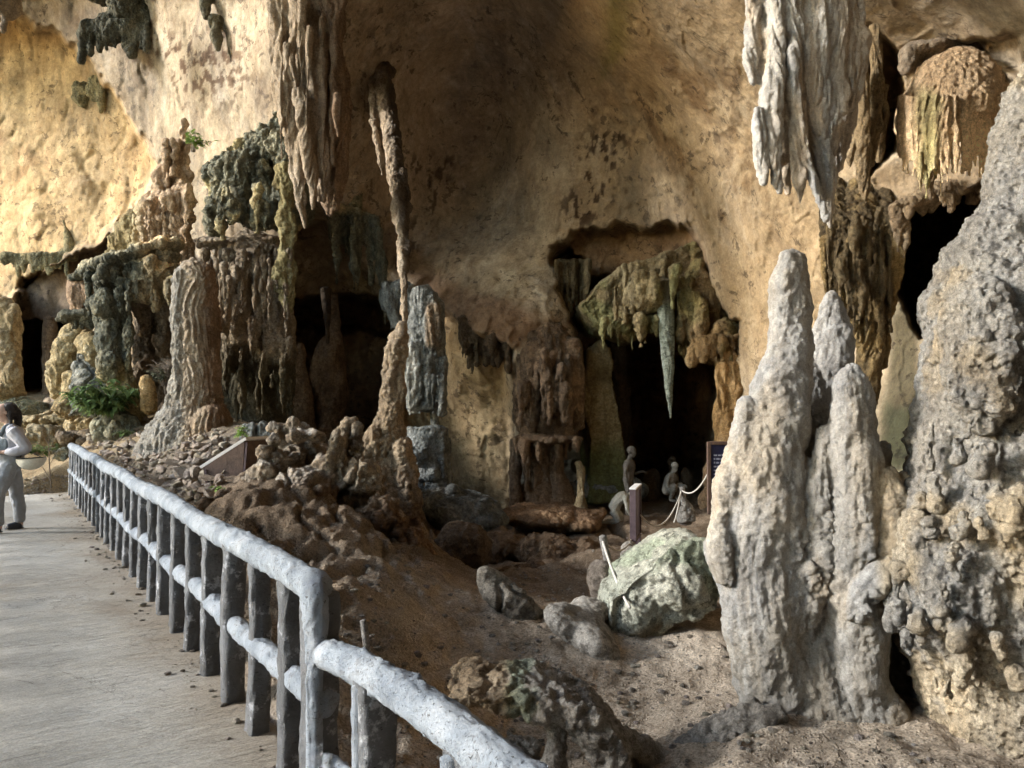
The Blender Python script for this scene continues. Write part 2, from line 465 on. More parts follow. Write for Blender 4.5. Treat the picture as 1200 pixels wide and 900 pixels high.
# ------------------------------------------------------------------ cave wall: one sheet that bulges, overhangs and holds the alcoves
wall_D = tps([(x/100, y/100, d) for x, y, d in [
 (-420,-20,25),(-420,300,25),(-420,700,23),(0,0,22),(0,200,22.3),(0,450,22),(0,700,20),
 (150,0,19.5),(150,150,20.5),(150,300,20.5),(150,500,19),(150,700,18),
 (300,0,15.6),(280,150,17.0),(280,300,18.6),(280,500,19.3),(300,700,17),
 (370,0,13.8),(385,150,15.6),(410,260,17.6),(400,330,19),(400,480,19),
 (450,0,14.6),(450,100,16.6),(470,250,18.6),
 (550,0,15.8),(560,130,18.4),(560,260,18.8),(560,390,16.3),
 (650,0,14),(660,130,16.6),(660,250,17),(640,370,16.2),
 (750,0,11.5),(760,130,14.5),(760,250,16),(760,400,17.5),(760,600,18),
 (850,0,9.6),(860,130,12),(870,250,13.2),(880,400,13.8),(880,600,13.5),
 (950,0,8.7),(960,130,10.3),(980,250,11),(1000,400,11.4),(1000,700,10.5),
 (1100,0,7.7),(1100,60,8.7),(1100,200,9.8),(1080,300,9.9),(1060,500,9.8),(1080,700,8.5),
 (1200,0,6.8),(1200,100,7.9),(1200,400,8.6),(1200,700,7.6),(1500,0,5.6),(1500,400,6.6),(1500,700,6.6),
 (560,650,17.8),(480,500,18.8),(600,500,17.0),(450,650,19)]])
def axis(lo, a, b, hi, fine, n0, n1):
    return np.concatenate([np.linspace(lo, a, n0, endpoint=False), np.arange(a, b, fine), np.linspace(b, hi, n1)])
gx = axis(-420, -24, 1224, 1900, 1.8, 60, 80); gy = axis(-320, -24, 640, 800, 1.8, 60, 30)
X, Y = np.meshgrid(gx, gy); x0 = X.ravel(); y0 = Y.ravel()
D = wall_D(x0/100, np.maximum(y0, 0)/100)
D = np.where(y0 < 0, wall_D(x0/100, 0*y0)*475/(475-y0), D)        # a level ceiling above the frame
W0 = P(x0, y0, D)
wx = x0+8*fbm(W0*.9, 3, 3)+6*fbm(W0*2.6, 3, 5); wy = y0+8*fbm(W0*.9, 3, 8)+6*fbm(W0*2.6, 3, 15)
def mask(poly, w=6, soft=None): return sstep(-w, soft if soft is not None else w, poly_sd(poly, wx, wy))
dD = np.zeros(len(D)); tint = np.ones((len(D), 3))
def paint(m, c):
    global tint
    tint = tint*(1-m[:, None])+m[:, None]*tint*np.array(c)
# far smooth wall past a nearer ridge, golden tint lightened to imitate strong light
far = mask([(-500,-10),(0,8),(60,35),(105,75),(150,130),(175,170),(183,195),(165,230),(140,265),(90,292),(40,325),(10,350),(-500,350)], 5)
dD += 3.0*far
paint(far, (1.42, 1.27, 1.0))
# bright yellow wall between the columns, centre left
m = mask([(342,255),(372,262),(412,300),(440,330),(470,345),(470,395),(330,380)], 5); dD += 2.0*m; paint(m, (1.1, 1.08, 1.0))
# alcove at the far left, with a thin column left standing in it
m = mask([(14,352),(32,325),(62,312),(90,292),(130,272),(135,300),(105,335),(85,345),(92,370),(75,400),(62,470),(8,474),(-20,470),(-10,380)], 5, 8); dD += 3.6*m; paint(m, (.40, .36, .34))  # recess colour darkened to stand in for its shade
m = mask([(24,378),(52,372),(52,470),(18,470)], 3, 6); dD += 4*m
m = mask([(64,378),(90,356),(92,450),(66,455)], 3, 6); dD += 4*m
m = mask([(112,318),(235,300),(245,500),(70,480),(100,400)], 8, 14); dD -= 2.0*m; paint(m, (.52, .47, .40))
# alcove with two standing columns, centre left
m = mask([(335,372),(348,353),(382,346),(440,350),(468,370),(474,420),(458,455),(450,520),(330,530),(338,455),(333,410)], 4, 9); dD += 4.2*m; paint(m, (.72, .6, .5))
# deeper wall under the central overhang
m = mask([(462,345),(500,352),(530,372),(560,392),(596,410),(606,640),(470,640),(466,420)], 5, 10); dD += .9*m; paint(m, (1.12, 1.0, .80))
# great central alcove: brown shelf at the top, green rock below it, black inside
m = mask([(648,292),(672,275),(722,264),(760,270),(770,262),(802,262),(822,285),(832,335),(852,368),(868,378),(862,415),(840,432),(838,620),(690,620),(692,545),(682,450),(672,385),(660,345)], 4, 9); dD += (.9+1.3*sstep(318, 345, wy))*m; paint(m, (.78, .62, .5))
m = mask([(650,300),(668,288),(684,300),(676,335),(658,330)], 3, 8); dD += 1.5*m
m = mask([(700,352),(740,318),(790,312),(806,330),(800,372),(770,372),(745,392),(720,372)], 5, 10); dD -= 1.0*m; paint(m, (1.2, 1.55, 1.25))
m = mask([(706,392),(722,378),(748,396),(770,392),(800,372),(818,335),(832,345),(850,372),(842,440),(842,585),(800,600),(740,580),(722,520),(712,440)], 5, 14); dD += 4.2*m; paint(m, (1.0, .9, .82))
m = mask([(684,440),(705,415),(726,440),(732,560),(690,560)], 6, 12); dD -= .6*m; paint(m, (1.25, 1.55, 1.15))
# black passage at the right
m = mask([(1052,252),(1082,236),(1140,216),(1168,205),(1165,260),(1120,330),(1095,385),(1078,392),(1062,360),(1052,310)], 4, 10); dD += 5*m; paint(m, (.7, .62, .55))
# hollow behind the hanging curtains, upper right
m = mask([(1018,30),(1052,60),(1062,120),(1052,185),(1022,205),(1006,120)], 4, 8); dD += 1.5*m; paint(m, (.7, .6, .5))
m = mask([(1060,68),(1100,52),(1200,35),(1200,95),(1140,70),(1080,92)], 4, 8); dD += .35*m
m = mask([(1000,205),(1050,190),(1150,180),(1165,210),(1080,240),(1040,262),(985,270)], 6, 10); paint(m, (.55, .5, .44))
# greenish wall low right, painted dark to imitate shade where the sun strikes
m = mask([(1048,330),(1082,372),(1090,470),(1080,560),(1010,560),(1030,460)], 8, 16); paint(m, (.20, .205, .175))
m = mask([(1040,470),(1085,490),(1080,560),(1030,560)], 10, 10); paint(m, (.5, .6, .55))
m = sstep(-40, 50, poly_sd([(690,-40),(1010,-40),(1010,420),(860,430),(840,300),(660,280)], wx, wy)); paint(m, (.80, .74, .64))
m = sstep(-20, 20, poly_sd([(760,60),(860,90),(930,200),(900,300),(800,240),(740,140)], wx, wy))*sstep(.0, .25, fbm(W0*.9, 5, 88)); paint(m, (.62, .55, .48))
# the grey-brown roof in the middle, lightened against its cast shadow; its dark stains
m = sstep(-140, 90, poly_sd([(390,-60),(700,-60),(735,60),(700,140),(640,215),(560,235),(480,330),(400,260)], wx, wy)); paint(m, (1.1, 1.08, 1.14))
st = sstep(.0, .28, fbm(np.stack([x0/26, y0/55, 0*x0], -1), 4, 4)+.1)
m = sstep(-30, 30, poly_sd([(540,60),(590,20),(665,30),(690,100),(650,170),(600,190),(545,165),(520,110)], wx, wy))*st; paint(m, (.80, .79, .81))
st2 = sstep(.08, .22, fbm(np.stack([x0/7+y0/60, y0/15, 0*x0], -1), 4, 44))
m = sstep(-25, 25, poly_sd([(425,30),(465,25),(475,60),(440,65)], wx, wy))*st2; paint(m, (.5, .5, .55))
m = sstep(-12, 14, poly_sd([(690,150),(745,150),(700,270),(655,285),(660,240)], wx, wy))*st2; paint(m, (.22, .18, .16))
m = sstep(-8, 10, poly_sd([(470,175),(540,180),(520,240),(470,330),(455,320),(490,240)], wx, wy))*st2; paint(m, (.35, .33, .33))
m = sstep(-10, 14, poly_sd([(712,-20),(742,-20),(738,60),(700,95)], wx, wy)); paint(m, (.62, .68, .48))
m = sstep(-30, 30, poly_sd([(150,30),(290,40),(300,120),(220,130),(160,70)], wx, wy))*st2; paint(m, (.36, .28, .24))
m = sstep(-20, 30, poly_sd([(20,0),(120,0),(100,60),(50,30)], wx, wy)); paint(m, (.55, .5, .5))
m = sstep(-20, 40, poly_sd([(0,150),(60,180),(85,235),(0,235)], wx, wy))*sstep(-.05, .2, fbm(W0*1.2, 4, 71)); paint(m, (.6, .53, .48))
m = sstep(-10, 16, poly_sd([(870,30),(900,90),(960,260),(940,300),(860,240),(820,60)], wx, wy))*st2*.5; paint(m, (.4, .34, .3))
# red-brown lower edge of the overhang
m = sstep(-14, 14, poly_sd([(480,320),(560,335),(640,370),(672,380),(660,400),(590,408),(540,385)], wx, wy)); paint(m, (.55, .43, .36))
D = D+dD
W1 = P(x0, y0, D)
lw = 1-.9*sstep(360, 300, x0)
rel = .10*(1-np.abs(fbm(W1*.5, 4, 91))*2.4)+lw*.035*(1-np.abs(fbm(W1*1.7, 4, 95))*2.4)+.28*fbm(W1*.33, 3, 1)+lw*.06*fbm(W1*1.1, 4, 2)+.014*fbm(W1*3.6, 4, 6)
rel += .07*np.maximum(0, 1-np.abs(fbm(W1*.42, 3, 12))*9)*.6               # shallow creases
rel -= .05*lw*np.maximum(0, 1-np.abs(fbm(W1*.7, 4, 120))*16)
scal = knobs(W1*[.8, .8, .8], 3)*.02*lw
D = D+rel*np.clip(D/14, .4, 1.4)-scal*(1-far)*.6
D = D+.10*(billow(W1*[1.6, 1.6, .22], 3, 5)-.4)*sstep(300, 420, y0)*sstep(1300, 380, x0*0+x0)   # fluted lower wall
wall_v = P(x0, y0, D)
q = grid_faces(len(gy), len(gx))
ctr = wall_v[q].mean(1)
q = q[~((ctr[:, 0] < -15) & (ctr[:, 1] < 20) & (ctr[:, 2] > 9))]
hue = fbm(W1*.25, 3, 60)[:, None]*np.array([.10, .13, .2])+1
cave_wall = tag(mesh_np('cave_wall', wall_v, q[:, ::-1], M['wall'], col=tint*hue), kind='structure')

# ------------------------------------------------------------------ the rest of the cavern, out of frame: roof, right and rear rock; the mouth is open on the left
def sheet(name, fn, nu, nv, mat):
    u, v = np.meshgrid(np.linspace(0, 1, nu), np.linspace(0, 1, nv))
    p = fn(u.ravel(), v.ravel())
    p = p+.5*np.stack([fbm(p*.3, 3, 1), fbm(p*.3, 3, 2), fbm(p*.3, 3, 3)], -1)
    return tag(mesh_np(name, p, grid_faces(nv, nu), mat, col=np.ones((len(p), 3))), kind='structure')
def roof(u, v):
    y = -14+v*54
    x = (-13.5+1.5*np.sin(y*.5))+u*32
    z = np.interp(x, [-15, -8, -3, 0, 4, 8, 18], [16, 14.6, 13, 11.8, 9.5, 8.0, 6])
    return np.stack([x, y, z+.03*np.maximum(0, -y)**1.5*0], -1)
sheet('cave_ceiling', roof, 90, 140, M['brown'])
sheet('rear_rock', lambda u, v: np.stack([-10+u*26, -10-2*np.sin(u*3), -3+v*19], -1), 60, 40, M['brown'])
sheet('side_rock', lambda u, v: np.stack([9.5+0*u+1.0*np.sin(v*5), -14+u*52, -3+v*14], -1), 100, 40, M['brown'])

# ------------------------------------------------------------------ ground
RD = np.array([-.5536, .8327]); RN = np.array([-.8327, -.5536]); R0 = np.array([-.77, 3.1])     # railing line on the walkway edge
def gp(px, py, D): 
    p = P(px, py, D); return (p[0], p[1], p[2])
ctrl = [gp(*a) for a in [
 (1000,880,4.0),(900,855,4.4),(1150,890,3.9),(800,820,5.1),(700,860,4.8),(600,840,5.1),(520,800,5.0),(650,765,5.9),(560,745,6.2),(750,790,5.6),
 (600,692,8.0),(500,700,6.6),(640,690,9.0),(700,655,11.0),(640,640,13.5),(560,640,13.6),(540,668,11),(600,668,10.6),(720,622,14.2),(800,603,16.2),(690,605,16),(760,640,12.6),
 (440,705,5.6),(420,640,7.2),(380,600,8.0),(330,560,9.6),(300,600,7.4),(250,545,10.8),(200,545,12),(300,510,13),(200,505,14.5),(100,530,15.2),(130,500,16.8),
 (30,575,16),(40,520,19),(30,480,22),(-100,470,24),(-80,560,17),(560,600,16.5),(480,590,13),(900,640,10),(1000,640,9.5),(500,600,18),(780,575,19),(860,590,15),(480,640,8.6)]]
ctrl += [(-1.2,3.2,-.06),(-3,6.6,-.05),(-5,9.4,-.03),(-7,12.6,-.02),(-.4,2.6,-.3),(.6,2.4,-.5),(2.5,2.0,-.3),(5,3,-.1),(0,-2,-.25),(-5,0,-.25),(-10,8,-.25),(-10,14,-.1),(-14,10,-.5),
         (0,-8,-.3),(6,-6,0),(8,8,.0),(8,16,0),(-16,2,-.6),(-18,16,0),(0,24,-.3),(10,26,0),(-12,28,2.5)]
g_z = tps(ctrl)
def zg(x, y):
    x = np.asarray(x, float); y = np.asarray(y, float)
    cx = np.clip(x, -18, 10); cyy = np.clip(y, -8, 27)
    z = g_z(cx, cyy); far_ = np.hypot(x-cx, y-cyy)
    return np.where(far_ > 0, z*np.exp(-far_/12)-.8*(1-np.exp(-far_/12)), z)
ax = np.concatenate([-np.geomspace(14, 900, 26)[::-1], np.arange(-13.9, -4, .06), np.arange(-4, 5.2, .022), np.arange(5.2, 11, .12), np.geomspace(11.2, 900, 22)])
ay = np.concatenate([-np.geomspace(3, 900, 30)[::-1], np.arange(-2.9, 2.2, .12), np.geomspace(2.25, 24, 470), np.geomspace(24.3, 900, 30)])
GX, GY = np.meshgrid(ax, ay); gxx = GX.ravel(); gyy = GY.ravel()
s_, t_ = (gxx-R0[0])*RD[0]+(gyy-R0[1])*RD[1], (gxx-R0[0])*RN[0]+(gyy-R0[1])*RN[1]
under = sstep(-.25, .05, t_)*sstep(3.4, 3.1, t_)*sstep(14.2, 13.9, s_)
gz = zg(gxx, gyy)
p3 = np.stack([gxx, gyy, gz], -1)
near = sstep(40, 20, np.hypot(gxx, gyy))
path_fade = sstep(.0, .6, -t_)
rough = .10*fbm(p3*.8, 4, 2)+.05*fbm(p3*2.5, 4, 6)+.022*fbm(p3*9, 3, 9)+.03*np.maximum(0, fbm(p3*5, 3, 21))
left_slope = sstep(-2.0, -4.0, gxx)*sstep(6, 9, gyy)
moundm = sstep(-.5, -1.3, gxx)*sstep(-.05, -.5, t_)*sstep(3.5, 5, gyy)*(1-left_slope)
rough += moundm*(.14*(1-2*np.abs(fbm(p3*1.2, 5, 15)))+.03*knobs(p3*4.6, 18)+.12*fbm(p3*1.6, 5, 33)+.05*fbm(p3*7, 4, 36)-.12*np.maximum(0, 1-np.abs(fbm(p3*1.4, 3, 39))*7))
rough += left_slope*(.10*knobs(p3*2.2, 5)+.05*knobs(p3*5, 8))
brk = sstep(8.5, 11, gyy)*sstep(-3, -1.5, gxx)*sstep(3.5, 2.0, gxx)           # broken, pitted floor deeper in
rough += brk*(-.35*np.maximum(0, 1-np.abs(fbm(p3*.45, 3, 31))*5)+.12*knobs(p3*1.6, 12))
gz = gz+rough*near*(.25+.75*path_fade)
gz = gz*(1-under)+np.minimum(gz, -.12)*under
gcol = np.ones((len(gxx), 3))
br = sstep(6.2, 8.0, gyy+.5*fbm(p3*.6, 3, 3))*sstep(-3.4, -1.5, gxx+.6*fbm(p3*.5, 3, 9))      # bare brown earth deeper in, pale dust nearer the rail and the grey rocks
br = np.maximum(br, sstep(.0, .5, gz-.0)*sstep(-4.2, -3.0, gxx)*sstep(-.4, -1.4, gxx))
gcol = gcol*(1-br[:, None])+br[:, None]*np.array([.82, .73, .64])
yl = left_slope*sstep(12.5, 14.5, gyy)
gcol = gcol*(1-yl[:, None])+yl[:, None]*np.array([1.5, 1.38, 1.1])
out_ = sstep(-15.5, -18, gxx); gcol = gcol*(1-out_[:, None])+out_[:, None]*np.array([.16, .2, .12])  # ground outside the mouth darkened to cut bounced light
lit_dust = sstep(-2.0, -.3, gxx+.5*fbm(p3*.7, 3, 5))*sstep(8.2, 6.4, gyy+.6*fbm(p3*.6, 3, 3)); gcol = gcol*(1+.95*lit_dust[:, None])  # pale dust, lightened further to imitate light on the near floor
gcol *= (1+.15*fbm(p3*.7, 3, 14))[:, None]
ground = tag(mesh_np('ground', np.stack([gxx, gyy, gz], -1), grid_faces(len(ay), len(ax)), M['ground'], col=gcol), kind='structure')
from mathutils.bvhtree import BVHTree
_gt = BVHTree.FromPolygons(np.stack([gxx, gyy, gz], -1).tolist(), grid_faces(len(ay), len(ax)).tolist())
def gh(x, y):
    h = _gt.ray_cast(Vector((x, y, 30)), Vector((0, 0, -1)))
    return h[0].z if h[0] else 0.0

# ------------------------------------------------------------------ walkway: brushed concrete slab
def mat_path():
    k = NT('brushed_concrete'); g = k.n('ShaderNodeNewGeometry').outputs['Position']
    a = math.atan2(RD[1], RD[0])
    al = k.map(g, (1, 1, 1), (0, 0, -a))                     # x along the walk, y across it
    br = k.noise(k.map(al, (34, 1.3, 1)), 1, 5, .7, .15)      # broom lines run across
    br2 = k.noise(k.map(al, (110, 2.5, 1)), 1, 3, .6)
    n1 = k.noise(g, .8, 7, .62, .5); n2 = k.noise(g, 14, 6, .72)
    f = k.math('ADD', k.math('MULTIPLY', n1, .5), k.math('ADD', k.math('MULTIPLY', n2, .25), k.math('MULTIPLY', br, .25)))
    c = k.ramp(f, [(.36, (.34, .31, .265)), (.5, (.49, .46, .405)), (.64, (.60, .57, .515))])
    gr = k.ramp(k.noise(g, 90, 4, .75), [(.32, .7), (.5, 1.), (.68, 1.2)])
    c = k.mix(1.0, c, gr, 'MULTIPLY')
    d = k.ramp(k.noise(g, .45, 5, .6, .8), [(.48, 0.), (.66, .55)])
    c = k.mix(d, c, (.33, .275, .21))
    c = k.mix(1.0, c, k.n('ShaderNodeVertexColor', layer_name='Col').outputs[0], 'MULTIPLY')
    ck = k.noise(g, .55, 7, .62, .8); ck = k.ramp(k.math('ABSOLUTE', k.math('SUBTRACT', ck, .5)), [(.0, 1.), (.0035, 0.)])
    c = k.mix(k.math('MULTIPLY', ck, .55), c, (.14, .12, .10))
    b = k.bump(br, .045); b = k.bump(br2, .014, 1.0, b); b = k.bump(k.noise(g, 60, 6, .75), .012, 1.0, b)
    return k.done(c, .85, b, .25)
M['path'] = mat_path()
ss = np.arange(-7, 13.55, .035); tt = np.arange(-.16, 2.95, .035)
S, T = np.meshgrid(ss, tt); S = S.ravel(); T = T.ravel()
S2 = S+np.where(S > 13, .12*fbm(np.stack([T*2, S*0, T*0], -1), 3, 4), 0)
T2 = T+np.where(T < .0, .05*fbm(np.stack([S*3, S*0, S*0], -1), 3, 8), 0)
pxy = R0+S2[:, None]*RD+T2[:, None]*RN
pz = .012*fbm(np.stack([pxy[:, 0]*1.5, pxy[:, 1]*1.5, 0*S], -1), 3)+.003*fbm(np.stack([S*30, T*3, 0*S], -1), 2)
edge = np.maximum(sstep(13.35, 13.5, S), sstep(-.08, -.15, T)); pz = pz-.16*edge
pw = np.concatenate([pxy, pz[:, None]], 1)
dirt = np.clip(sstep(.55, .0, T+.28*fbm(pw*1.3, 4, 3))*.8+sstep(.15, .5, fbm(pw*.5, 5, 12))*.35, 0, 1)[:, None]
pcol = (1-dirt)+dirt*np.array([.62, .54, .45])
walkway = tag(mesh_np('walkway', pw, grid_faces(len(tt), len(ss))[:, ::-1], M['path'], col=pcol), kind='structure')
# ================================================================== formations, left half
def colz(fn):
    """albedo multiplier from photo-side position (px, py) of each vertex"""
    def f(v, n):
        x, y = to_px(v); return fn(x, y, v, n)
    return f
def one(v): return np.ones((len(v), 3))
def lerp(c, m, k): return c*(1-m[:, None])+m[:, None]*c*np.array(k)

# --- great ribbed stalactite
pc = [sw(13.6, [(357,-70,50),(357,20,44),(362,100,36),(374,170,26),(380,215,14),(387,255,3)], ry=.7),
      sw(13.2, [(330,-60,15),(331,50,13),(340,130,12),(350,200,9),(357,268,3)]),
      sw(13.4, [(319,-60,10),(322,40,9),(330,110,10),(342,165,6),(346,190,2)]),
      sw(13.0, [(345,-60,10),(346,40,8),(349,112,3)]), sw(13.0, [(364,34,7),(362,70,7),(366,130,3)]),
      sw(12.9, [(352,105,8),(358,160,8),(366,215,7),(367,246,2)]), sw(13.1, [(375,40,10),(374,120,11),(378,190,9),(376,236,3)]),
      sw(13.3, [(392,-60,16),(390,60,13),(396,120,12),(398,180,10),(392,245,3)]), sw(13.5, [(400,70,6),(402,120,9),(402,190,6),(398,235,2)])]
pc += drips(13.0, 328, 398, lambda x: random.uniform(-20, 120), 90, 240, 12, 4, .25)
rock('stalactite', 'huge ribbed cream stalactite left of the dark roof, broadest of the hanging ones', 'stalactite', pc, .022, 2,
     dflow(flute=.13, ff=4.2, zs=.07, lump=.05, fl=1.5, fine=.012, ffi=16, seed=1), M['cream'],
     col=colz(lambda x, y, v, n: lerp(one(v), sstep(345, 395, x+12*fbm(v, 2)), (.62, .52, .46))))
# --- slim broken stalactite and its thread
pc = [sw(13.4, [(452,60,6,17.0),(450,82,9,16.2),(450,104,11,15.9),(455,140,10.5,15.4),(461,180,10,14.8),(466,225,8.5,14.1),(470,270,6,13.5),(472,312,2.5,13)]),
      sw(15.2, [(436,100,3,15.8),(438,140,4,15.4),(446,185,3,15),(448,205,1)]), sw(14.2, [(474,198,4),(477,230,3.5),(476,270,4,13.6),(477,300,4,13.1),(474,326,2,12.8)]),
      sw(12.6, [(471,292,3.5,13.1),(474,330,4,12.7),(474,366,3.4,12.4),(475,390,1.4,12.3)]), sw(16.2, [(433,98,4,16),(440,92,8),(451,86,10),(460,82,6,16.8)])]
rock('stalactite', 'long slim jagged stalactite darkened on the right so its left edge looks lit, with a thread-like tip', 'stalactite', pc, .016, 1,
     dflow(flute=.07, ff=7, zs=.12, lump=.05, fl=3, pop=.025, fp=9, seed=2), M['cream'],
     col=colz(lambda x, y, v, n: lerp(one(v), sstep(-6, 7, x-(447+(y-60)*.105)+5*fbm(v*2, 2)), (.26, .25, .25))))  # dark stain on the right also stands in for shade
# --- its stalagmite
pc = [sw(12.2, [(470,380,4),(468,396,9),(464,420,12),(461,455,13),(457,490,15),(452,515,22),(448,550,32),(444,600,42),(440,660,46)]),
      sw(12.0, [(440,500,8),(436,530,16),(432,570,20)]), sw(12.0, [(470,520,10),(475,560,16),(478,610,18)])]
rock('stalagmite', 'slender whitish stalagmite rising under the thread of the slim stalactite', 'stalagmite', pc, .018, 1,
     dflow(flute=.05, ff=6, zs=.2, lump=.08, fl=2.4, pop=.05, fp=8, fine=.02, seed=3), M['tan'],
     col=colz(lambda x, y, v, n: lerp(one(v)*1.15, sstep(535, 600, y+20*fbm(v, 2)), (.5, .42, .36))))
# --- dark block column in two pieces
pc = [sw(14, [(493,335,10),(497,352,18),(500,385,23),(499,430,24),(500,466,24),(502,481,22)], ry=.8, cap=.08), sw(13.8, [(486,402,9),(485,440,11),(487,478,10)]),
      sw(13.7, [(508,358,10),(508,385,13),(507,405,8)]), sw(13.9, [(515,420,9),(517,460,9),(518,486,5)])]+drips(13.7, 477, 524, 440, 478, 487, 7, 4)
pc += [sw(14.2, [(509,478,4),(509,500,4)])]
rock('rock_column', 'dark blue-green hanging rock block above a narrow gap', 'rock column', pc, .02, 1,
     dflow(flute=.08, ff=4.5, zs=.12, lump=.06, fl=2.2, fine=.03, ffi=9, seed=4), M['slate'],
     col=colz(lambda x, y, v, n: lerp(lerp(one(v), sstep(498, 486, x+6*fbm(v*2, 2))*sstep(395, 415, y), (1.8, 1.75, 1.7)), sstep(496, 502, x)*sstep(519, 512, x)*sstep(350, 360, y)*sstep(412, 402, y), (1.7, 1.2, .85))))
pc = [sw(14, [(503,501,24),(503,512,25),(506,540,25),(508,562,24)], ry=.8, cap=.1), ell(13.8, 492, 535, 16, 14), sw(14, [(515,560,16),(516,600,14)]), sw(14, [(492,562,5),(492,585,5)]), sw(13.9, [(503,560,6),(503,588,5)])]
rock('rock_column', 'squat dark green-grey rock stump directly under the hanging block', 'rock column', pc, .02, 1,
     dflow(flute=.08, ff=4, zs=.2, lump=.10, fl=2.2, fine=.03, ffi=9, seed=5), M['slate'])
# --- hanging mossy mass, upper left
pc = [slab(15.9, 17.4, [(238,196),(262,178),(284,160),(306,148),(326,128),(346,118),(352,170),(350,225),(338,248),(300,250),(262,248),(246,232)])]
for k in range(34):
    x = random.uniform(240, 346); t = random.uniform(0, 1); top = 196-(x-240)*.62+t*70; ln = random.uniform(22, 52)*(1-.3*t); r_ = random.uniform(4.5, 10)
    pc.append(sw(15.7-.3*t+random.uniform(-.2, .2), [(x, top, r_*.7), (x+random.uniform(-3, 3), top+ln*.45, r_), (x+random.uniform(-4, 4), top+ln, r_*.3)], n=9, sub=3))
pc += drips(15.3, 245, 320, lambda x: 225+random.uniform(-10, 20), 250, 285, 12, 6, .4)
rock('hanging_rock', 'dark mossy mass of hanging lumps beside the great ribbed stalactite', 'hanging rock', pc, .03, 1,
     dflow(flute=.10, ff=4, zs=.25, lump=.14, fl=3.0, pop=.07, fp=6.5, fine=.06, ffi=10, seed=6), M['olive'],
     col=colz(lambda x, y, v, n: lerp(one(v)*1.5, sstep(0, .3, fbm(v*.9, 3, 4)), (2.1, 1.8, 1.35))))
pc = [sw(15, [(334,196,12),(335,225,9),(334,260,6),(333,300,7),(329,322,10),(336,345,8),(338,366,4)]), ell(14.9, 322, 326, 8, 6), ell(15, 334, 214, 14, 14), sw(15, [(341,250,4),(341,290,5),(342,330,5),(341,358,2)])]
rock('stalactite', 'knotty yellow-green stalactite hanging below the mossy mass', 'stalactite', pc, .018, 1,
     dflow(flute=.05, ff=6, zs=.2, lump=.10, fl=3, pop=.04, fp=7, seed=7), M['ochre'], col=colz(lambda x, y, v, n: one(v)*[.8, .86, .75]))
# --- curtain flowstone under the pale ledge
pc = [sw(16.2, [(292,288,40),(300,330,40),(304,380,42),(302,440,44),(300,520,46)], ry=.6), ell(15.6, 268, 287, 38, 6, 30), ell(15.5, 246, 284, 18, 4, 20), ell(15.6, 300, 294, 34, 9, 30)]
pc += drips(15.3, 238, 335, 292, 305, 335, 20, 4, .2)+drips(15.2, 282, 310, 305, 345, 385, 7, 4.5, .1)
pc += [sw(15.1, [(286,305,6),(287,340,6),(288,372,4)]), sw(15.1, [(302,302,7),(303,340,6),(303,380,2)]), sw(15.2, [(278,350,14),(280,380,16),(283,402,12)]), sw(15.1, [(297,375,9),(297,400,8),(297,417,3)]),
       sw(15.2, [(265,320,8),(268,370,10),(266,400,6)]), sw(15.3, [(325,330,10),(325,380,14),(326,425,9)]), sw(15.4, [(316,300,8),(314,335,7),(315,358,3)])]
pc += drips(15.3, 262, 340, 395, 415, 440, 12, 6, .3)+drips(15.0, 236, 340, lambda x: random.uniform(292, 330), 330, 400, 22, 3.2, .3)+drips(15.2, 255, 345, lambda x: random.uniform(400, 440), 440, 500, 18, 4.5, .3)
rock('curtain_formation', 'tan curtain of drips under the small white-topped ledge', 'flowstone', pc, .024, 1,
     dflow(flute=.11, ff=4.0, zs=.10, lump=.08, fl=1.8, fine=.03, ffi=9, seed=8), M['tan'],
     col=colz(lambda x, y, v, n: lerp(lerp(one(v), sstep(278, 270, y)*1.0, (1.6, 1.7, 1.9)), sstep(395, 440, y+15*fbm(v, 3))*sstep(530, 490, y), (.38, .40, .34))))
# --- fluted column with a flared foot
pc = [sw(14, [(227,310,13),(228,322,22),(230,350,25),(231,400,26),(231,440,27),(230,468,31),(228,494,44),(226,520,60),(226,550,76)], ry=.85),
      sw(13.8, [(212,318,7),(211,360,9),(211,420,9),(208,470,12),(200,510,22)]), ell(13.7, 196, 522, 30, 12), ell(13.5, 280, 535, 26, 20), ell(13.6, 246, 500, 22, 26)]
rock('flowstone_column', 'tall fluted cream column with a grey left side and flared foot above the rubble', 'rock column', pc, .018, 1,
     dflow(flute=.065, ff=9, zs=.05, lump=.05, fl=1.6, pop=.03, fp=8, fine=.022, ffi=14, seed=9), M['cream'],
     col=colz(lambda x, y, v, n: lerp(lerp(one(v), sstep(219, 208, x+4*fbm(v, 2)), (.80, .92, 1.08)), sstep(232, 246, x+6*fbm(v*1.2, 2)), (.62, .5, .42))))
